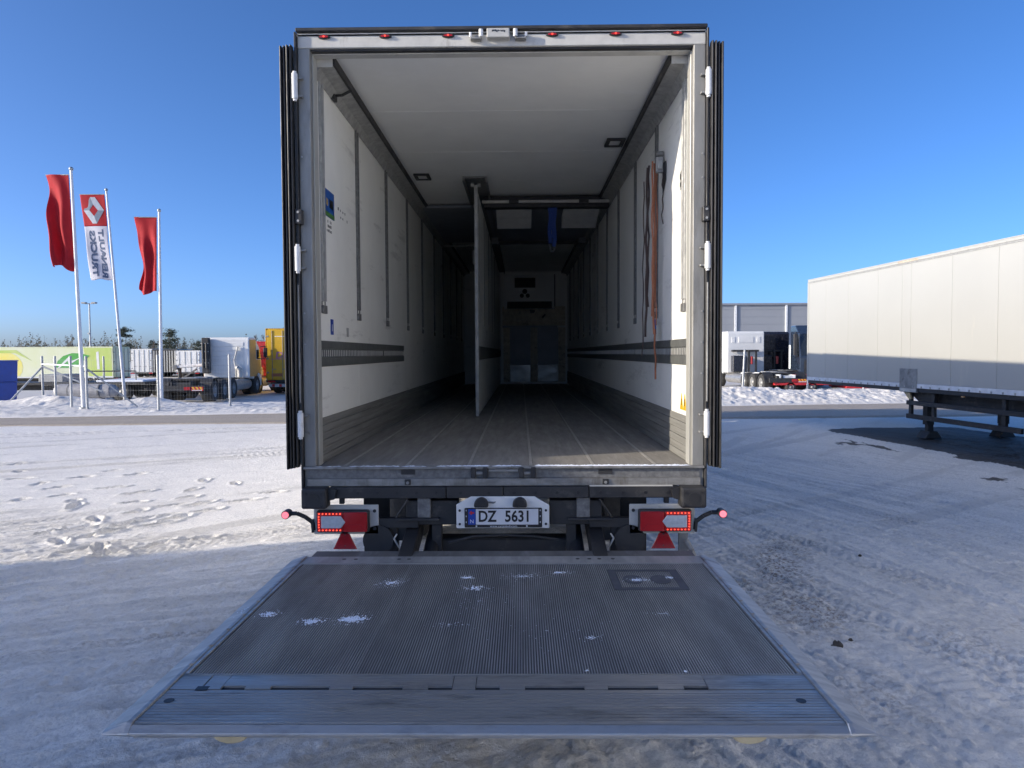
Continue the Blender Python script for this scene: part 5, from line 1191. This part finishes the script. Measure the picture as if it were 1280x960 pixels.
# --- right yard
wh = thing('warehouse', 'long grey clad warehouse with pale upright joints', 'building', (60, 125, ZY))
MB().box(-40, 60, -14.9, 25, 0, 9.25).build('wall', 'greycladding', wh)
MB().box(-40.2, 60.2, -15.2, 25.2, 9.26, 9.55).build('roof_edge', 'greypanel', wh, .03)
for i in range(13):
    x = -35.6+7.52*i
    MB().box(x, x+.28, -15.1, -14.905, 0, 9.25).build('joint_strip', 'lightstrip', wh)
for j in range(8): MB().box(-40, 60, -14.93, -14.902, .9+j*1.1, .93+j*1.1).build('cladding_joint', 'greypanel', wh)
tractor('white lorry with black gear behind its cab and three rear axles', (15.05, 41.4, ZY), R(4), 'whitepaint', None, 'lightstrip', cabz=3.62, length=8.9, axles=(.9, 2.2, 3.5), front=7.9, sleeper=2.0, ribs=False, stack=False)
tractor('black tractor standing right of the white lorry', (17.0, 45.5, ZY), R(3), 'cabblack', None, 'black', cabz=3.62, length=6.4, axles=(1.2, 2.5), front=5.5, sleeper=2.0, ribs=False, stack=False, boards=())
tractor('dark blue tractor facing the road, half hidden by the cream white trailer', (19.4, 52, ZY), R(172), 'cabdark', None, 'black', cabz=3.95, length=6.6, axles=(1.2, 2.5), front=5.7, sleeper=2.1, ribs=False, stack=False)
lw = thing('low_loader', 'red low loader lying behind the snow bank', 'trailer', (14.3, 42.6, ZY-.02), R(-90))
MB().box(-1.2, 1.2, 0, 4.0, .42, .56).build('bed', 'redframe', lw, .01)
MB().box(-1.2, 1.2, 4.0, 5.6, .22, .36).build('ramp', 'redframe', lw, .01)
MB().box(-.5, .5, 1.2, 2.4, .562, 1.0).build('winch_box', 'redframe', lw, .03)
MB().box(-1.1, 1.1, .1, .5, .562, .95).build('headboard', 'black', lw, .02)
for y in (.9, 2.1):
    for sg in (-1, 1): wheel(lw, sg*1.2, y, .3, .3, sg)
vb, vbb = box_trailer('white box trailer with green and blue stripes behind the black tractor', (24.0, 62.0, ZY), 0, 8, .6, 2.85, 2.5, 'whitepaint', 'black', legs=False, bars=False)
MB().box(-1.2, 1.2, -.045, -.031, 1.35, 1.85).build('stripe', 'leafgreen', vbb)
MB().box(-1.2, 1.2, -.045, -.031, .80, 1.15).build('stripe', 'plateblue', vbb)
for i, (x, y, z, tz, lean) in enumerate([(9.72, 32.3, .28, 2.0, .10), (12.95, 33.3, .30, 1.95, .08), (15.6, 33.6, .15, .62, .05)]):
    p = thing('fence_post', ['grey steel post standing in the snow bank in front of the white lorry', 'grey steel post standing in the snow bank in front of the black tractor', 'short steel post standing in the snow bank below the cream white trailer'][i], 'post', (x, y, z-.3), 0, 'posts in the snow bank')
    MB().cyl((0, 0, 0), (lean, 0, tz-z+.3), .045, 10).build('shaft', 'galv', p)
    MB().sphere((lean, 0, tz-z+.3), .047, 6).build('cap', 'galv', p)
    if i < 2:
        b = MB()
        for k in range(5): b.cyl((lean*.2*k, -.05, .45+.36*k), (lean*.2*k, .05, .45+.36*k), .012, 6)
        b.build('wire_clip', 'galv', p)
# clods of earth
for i, (x, y, s_) in enumerate([(2.07, 4.76, .036), (2.20, 4.86, .014), (3.2, 6.9, .016)]):
    vs = []; r4 = random.Random(20+i); b = MB()
    b.sphere((0, 0, .3*s_), s_, 6, .6)
    b.v = [(vx*r4.uniform(.7, 1.35), vy*r4.uniform(.7, 1.3), vz*r4.uniform(.6, 1.4)) for vx, vy, vz in b.v]
    o = b.build('earth_clod', 'dirtclod'); o.location = (x, y, .0)
    tag(o, ['largest clod of brown earth on the snow right of the lift platform', 'small clod of earth on the snow beside the largest clod', 'small clod of earth farthest from the lift platform'][i], 'clod', 'earth clods on the snow')

# ------------------------------------------------------------------ trees
def conifer_mb(h, seed, bare=.25, thin=1.0):
    q = random.Random(seed); tk = MB().cyl((0, 0, 0), (0, 0, h*.96), .012*h, 6, .003*h); cr = MB()
    n = int(46+h*5)
    for i in range(n):
        t = bare+(1-bare)*(i/n); z = h*t
        Lb = h*.20*thin*(1-t)**.75*(.55+.7*q.random())+.15
        a = q.uniform(0, 2*math.pi); dz = -.10*Lb+q.uniform(-.1, .15)*Lb
        ex, ey = math.cos(a), math.sin(a)
        for k in range(7):
            f = (k+1)/7; w_ = Lb*.22*(1-.5*f)
            c = Vector((ex*Lb*f, ey*Lb*f, z+dz*f+q.uniform(-.05, .05)*Lb))
            p = Vector((-ey, ex, 0))*w_*q.uniform(.6, 1.3)
            o_ = Vector((ex, ey, q.uniform(-.5, .3)))*w_*1.3
            cr.add([c-p, c+p, c+o_+Vector((0, 0, w_*.5*q.uniform(-1, 1)))], [(0, 1, 2)])
            cr.add([c-o_*.4, c+Vector((0, 0, w_*.8)), c+o_], [(0, 1, 2)])
    return tk, cr
def pine_mb(h, seed):
    q = random.Random(seed); tk = MB().cyl((0, 0, 0), (.02*h, 0, h*.95), .013*h, 6, .004*h); cr = MB()
    for i in range(34):
        z = h*q.uniform(.42, .98); Lb = h*.19*q.uniform(.4, 1)*(1.15-abs(z/h-.68)*1.7); a = q.uniform(0, 6.28)
        c0 = Vector((math.cos(a)*Lb, math.sin(a)*Lb, z+.03*h*q.uniform(-1, 1)))
        tk.cyl((.01*h, 0, z-.03*h), tuple(c0), .003*h, 4)
        for k in range(60):
            c = c0+Vector((q.gauss(0, .05*h), q.gauss(0, .05*h), q.gauss(0, .022*h))); s_ = .020*h*q.uniform(.5, 1.2)
            d1 = Vector((q.uniform(-1, 1), q.uniform(-1, 1), q.uniform(-.6, .6))).normalized()*s_; d2 = Vector((q.uniform(-1, 1), q.uniform(-1, 1), q.uniform(-.6, .6))).normalized()*s_
            cr.add([c-d1, c+d2, c+d1, c-d2], [(0, 1, 2, 3)])
    return tk, cr
def birch_mb(h, seed):
    q = random.Random(seed); tk = MB().cyl((0, 0, 0), (0, 0, h*.95), .010*h, 6, .002*h); cr = MB()
    for i in range(40):
        z = h*q.uniform(.3, .95); a = q.uniform(0, 6.28); Lb = h*.24*(1.1-z/h)*q.uniform(.6, 1.2)+.3
        e = Vector((math.cos(a)*Lb*.6, math.sin(a)*Lb*.6, z+Lb*.8)); cr.cyl((0, 0, z), tuple(e), .05, 3, .02, False)
        for k in range(6):
            s0 = Vector((0, 0, z)).lerp(e, q.uniform(.3, 1)); cr.cyl(tuple(s0), tuple(s0+Vector((q.uniform(-.6, .6), q.uniform(-.6, .6), q.uniform(.1, .9)))*Lb*.4), .025, 3, .01, False)
    return tk, cr
def make_tree(kind, label, x, y, h, seed, cat='tree'):
    tk, cr = {'pine': pine_mb, 'spruce': conifer_mb, 'birch': birch_mb}[kind](h, seed)
    t = thing({'pine': 'pine_tree', 'spruce': 'spruce_tree', 'birch': 'birch_tree'}[kind], label, cat, (x, y, ZY), 0, 'trees beyond the yard')
    tk.build('trunk', 'bark' if kind != 'birch' else 'twig', t, fix=False); cr.build('crown', 'needle' if kind != 'birch' else 'twig', t, fix=False)
    return t
def at_px(u, Y): return (u-644.0)/916.0*Y
trees = [('pine', 148, 170, 8.6, 'dark pine rising behind the leaning flagpole'), ('pine', 203, 170, 8.6, 'dark pine rising behind the rightmost flagpole'),
         ('spruce', 45, 190, 5.9, 'small dark tree top left of the leftmost flagpole, widest above the green trailer'), ('spruce', 78, 210, 5.6, 'small spruce top just left of the leftmost flagpole'), ('spruce', 8, 210, 5.7, 'small spruce top at the left edge above the green trailer'),
         ('birch', 16, 200, 5.5, 'bare tree top near the left edge above the green trailer'), ('spruce', 112, 205, 5.4, 'small spruce top right of the leftmost flagpole beneath the yard lamp'), ('birch', 184, 190, 6.0, 'bare tree left of the rightmost flagpole'),
         ('spruce', 166, 200, 4.8, 'low spruce between the two right flagpoles, left one'), ('pine', 183, 195, 6.4, 'bushy pine left of the rightmost flagpole'), ('birch', 214, 185, 6.7, 'bare tree just right of the rightmost flagpole'),
         ('spruce', 222, 190, 7.2, 'slim spruce right of the rightmost flagpole'), ('spruce', 235, 195, 6.0, 'dark spruce left of the white chassis truck cab'), ('pine', 240, 185, 5.8, 'low pine just left of the white chassis truck cab'),
         ('birch', 250, 180, 5.8, 'bare tree directly left of the white chassis truck cab'), ('birch', 312, 185, 7.4, 'bare tree above the right end of the white chassis truck cab'), ('birch', 322, 190, 7.6, 'bare tree left of the yellow trailer'), ('spruce', 329, 200, 5.0, 'low spruce next to the yellow trailer'), ('birch', 296, 190, 6.0, 'bare tree peeking over the white chassis truck cab')]
for i, (k, u, Y_, h, l_) in enumerate(trees): make_tree(k, l_, at_px(u, Y_), Y_, h, 100+i)
fw_ = MB(); q = random.Random(77)
for i in range(700):
    Y_ = q.uniform(225, 300); x = q.uniform(-330, -40); h = q.uniform(6.2, 8.6)+1.1*math.sin(x*.07)+.6*math.sin(x*.31)
    if q.random() < .08: h += 1.6
    cx_, cz = x, 0
    for k in range(16):
        f = k/16; r_ = h*.26*(1-f)+.1; a = q.uniform(0, 6.28)
        c = Vector((x+r_*math.cos(a)*.8, Y_+r_*math.sin(a)*.8, h*f)); s_ = .32*r_+.16
        d1 = Vector((q.uniform(-1, 1), 0, q.uniform(-.5, .5)))*s_*1.6; d2 = Vector((q.uniform(-.6, .6), .3, q.uniform(.4, 1.2)))*s_*1.6
        fw_.add([c-d1, c+d1, c+d2], [(0, 1, 2)])
    fw_.cyl((x, Y_, -1), (x, Y_, h*.95), .09, 4, .02, False)
tag(fw_.build('far_wood', 'farwood', None, fix=False), kind='stuff')
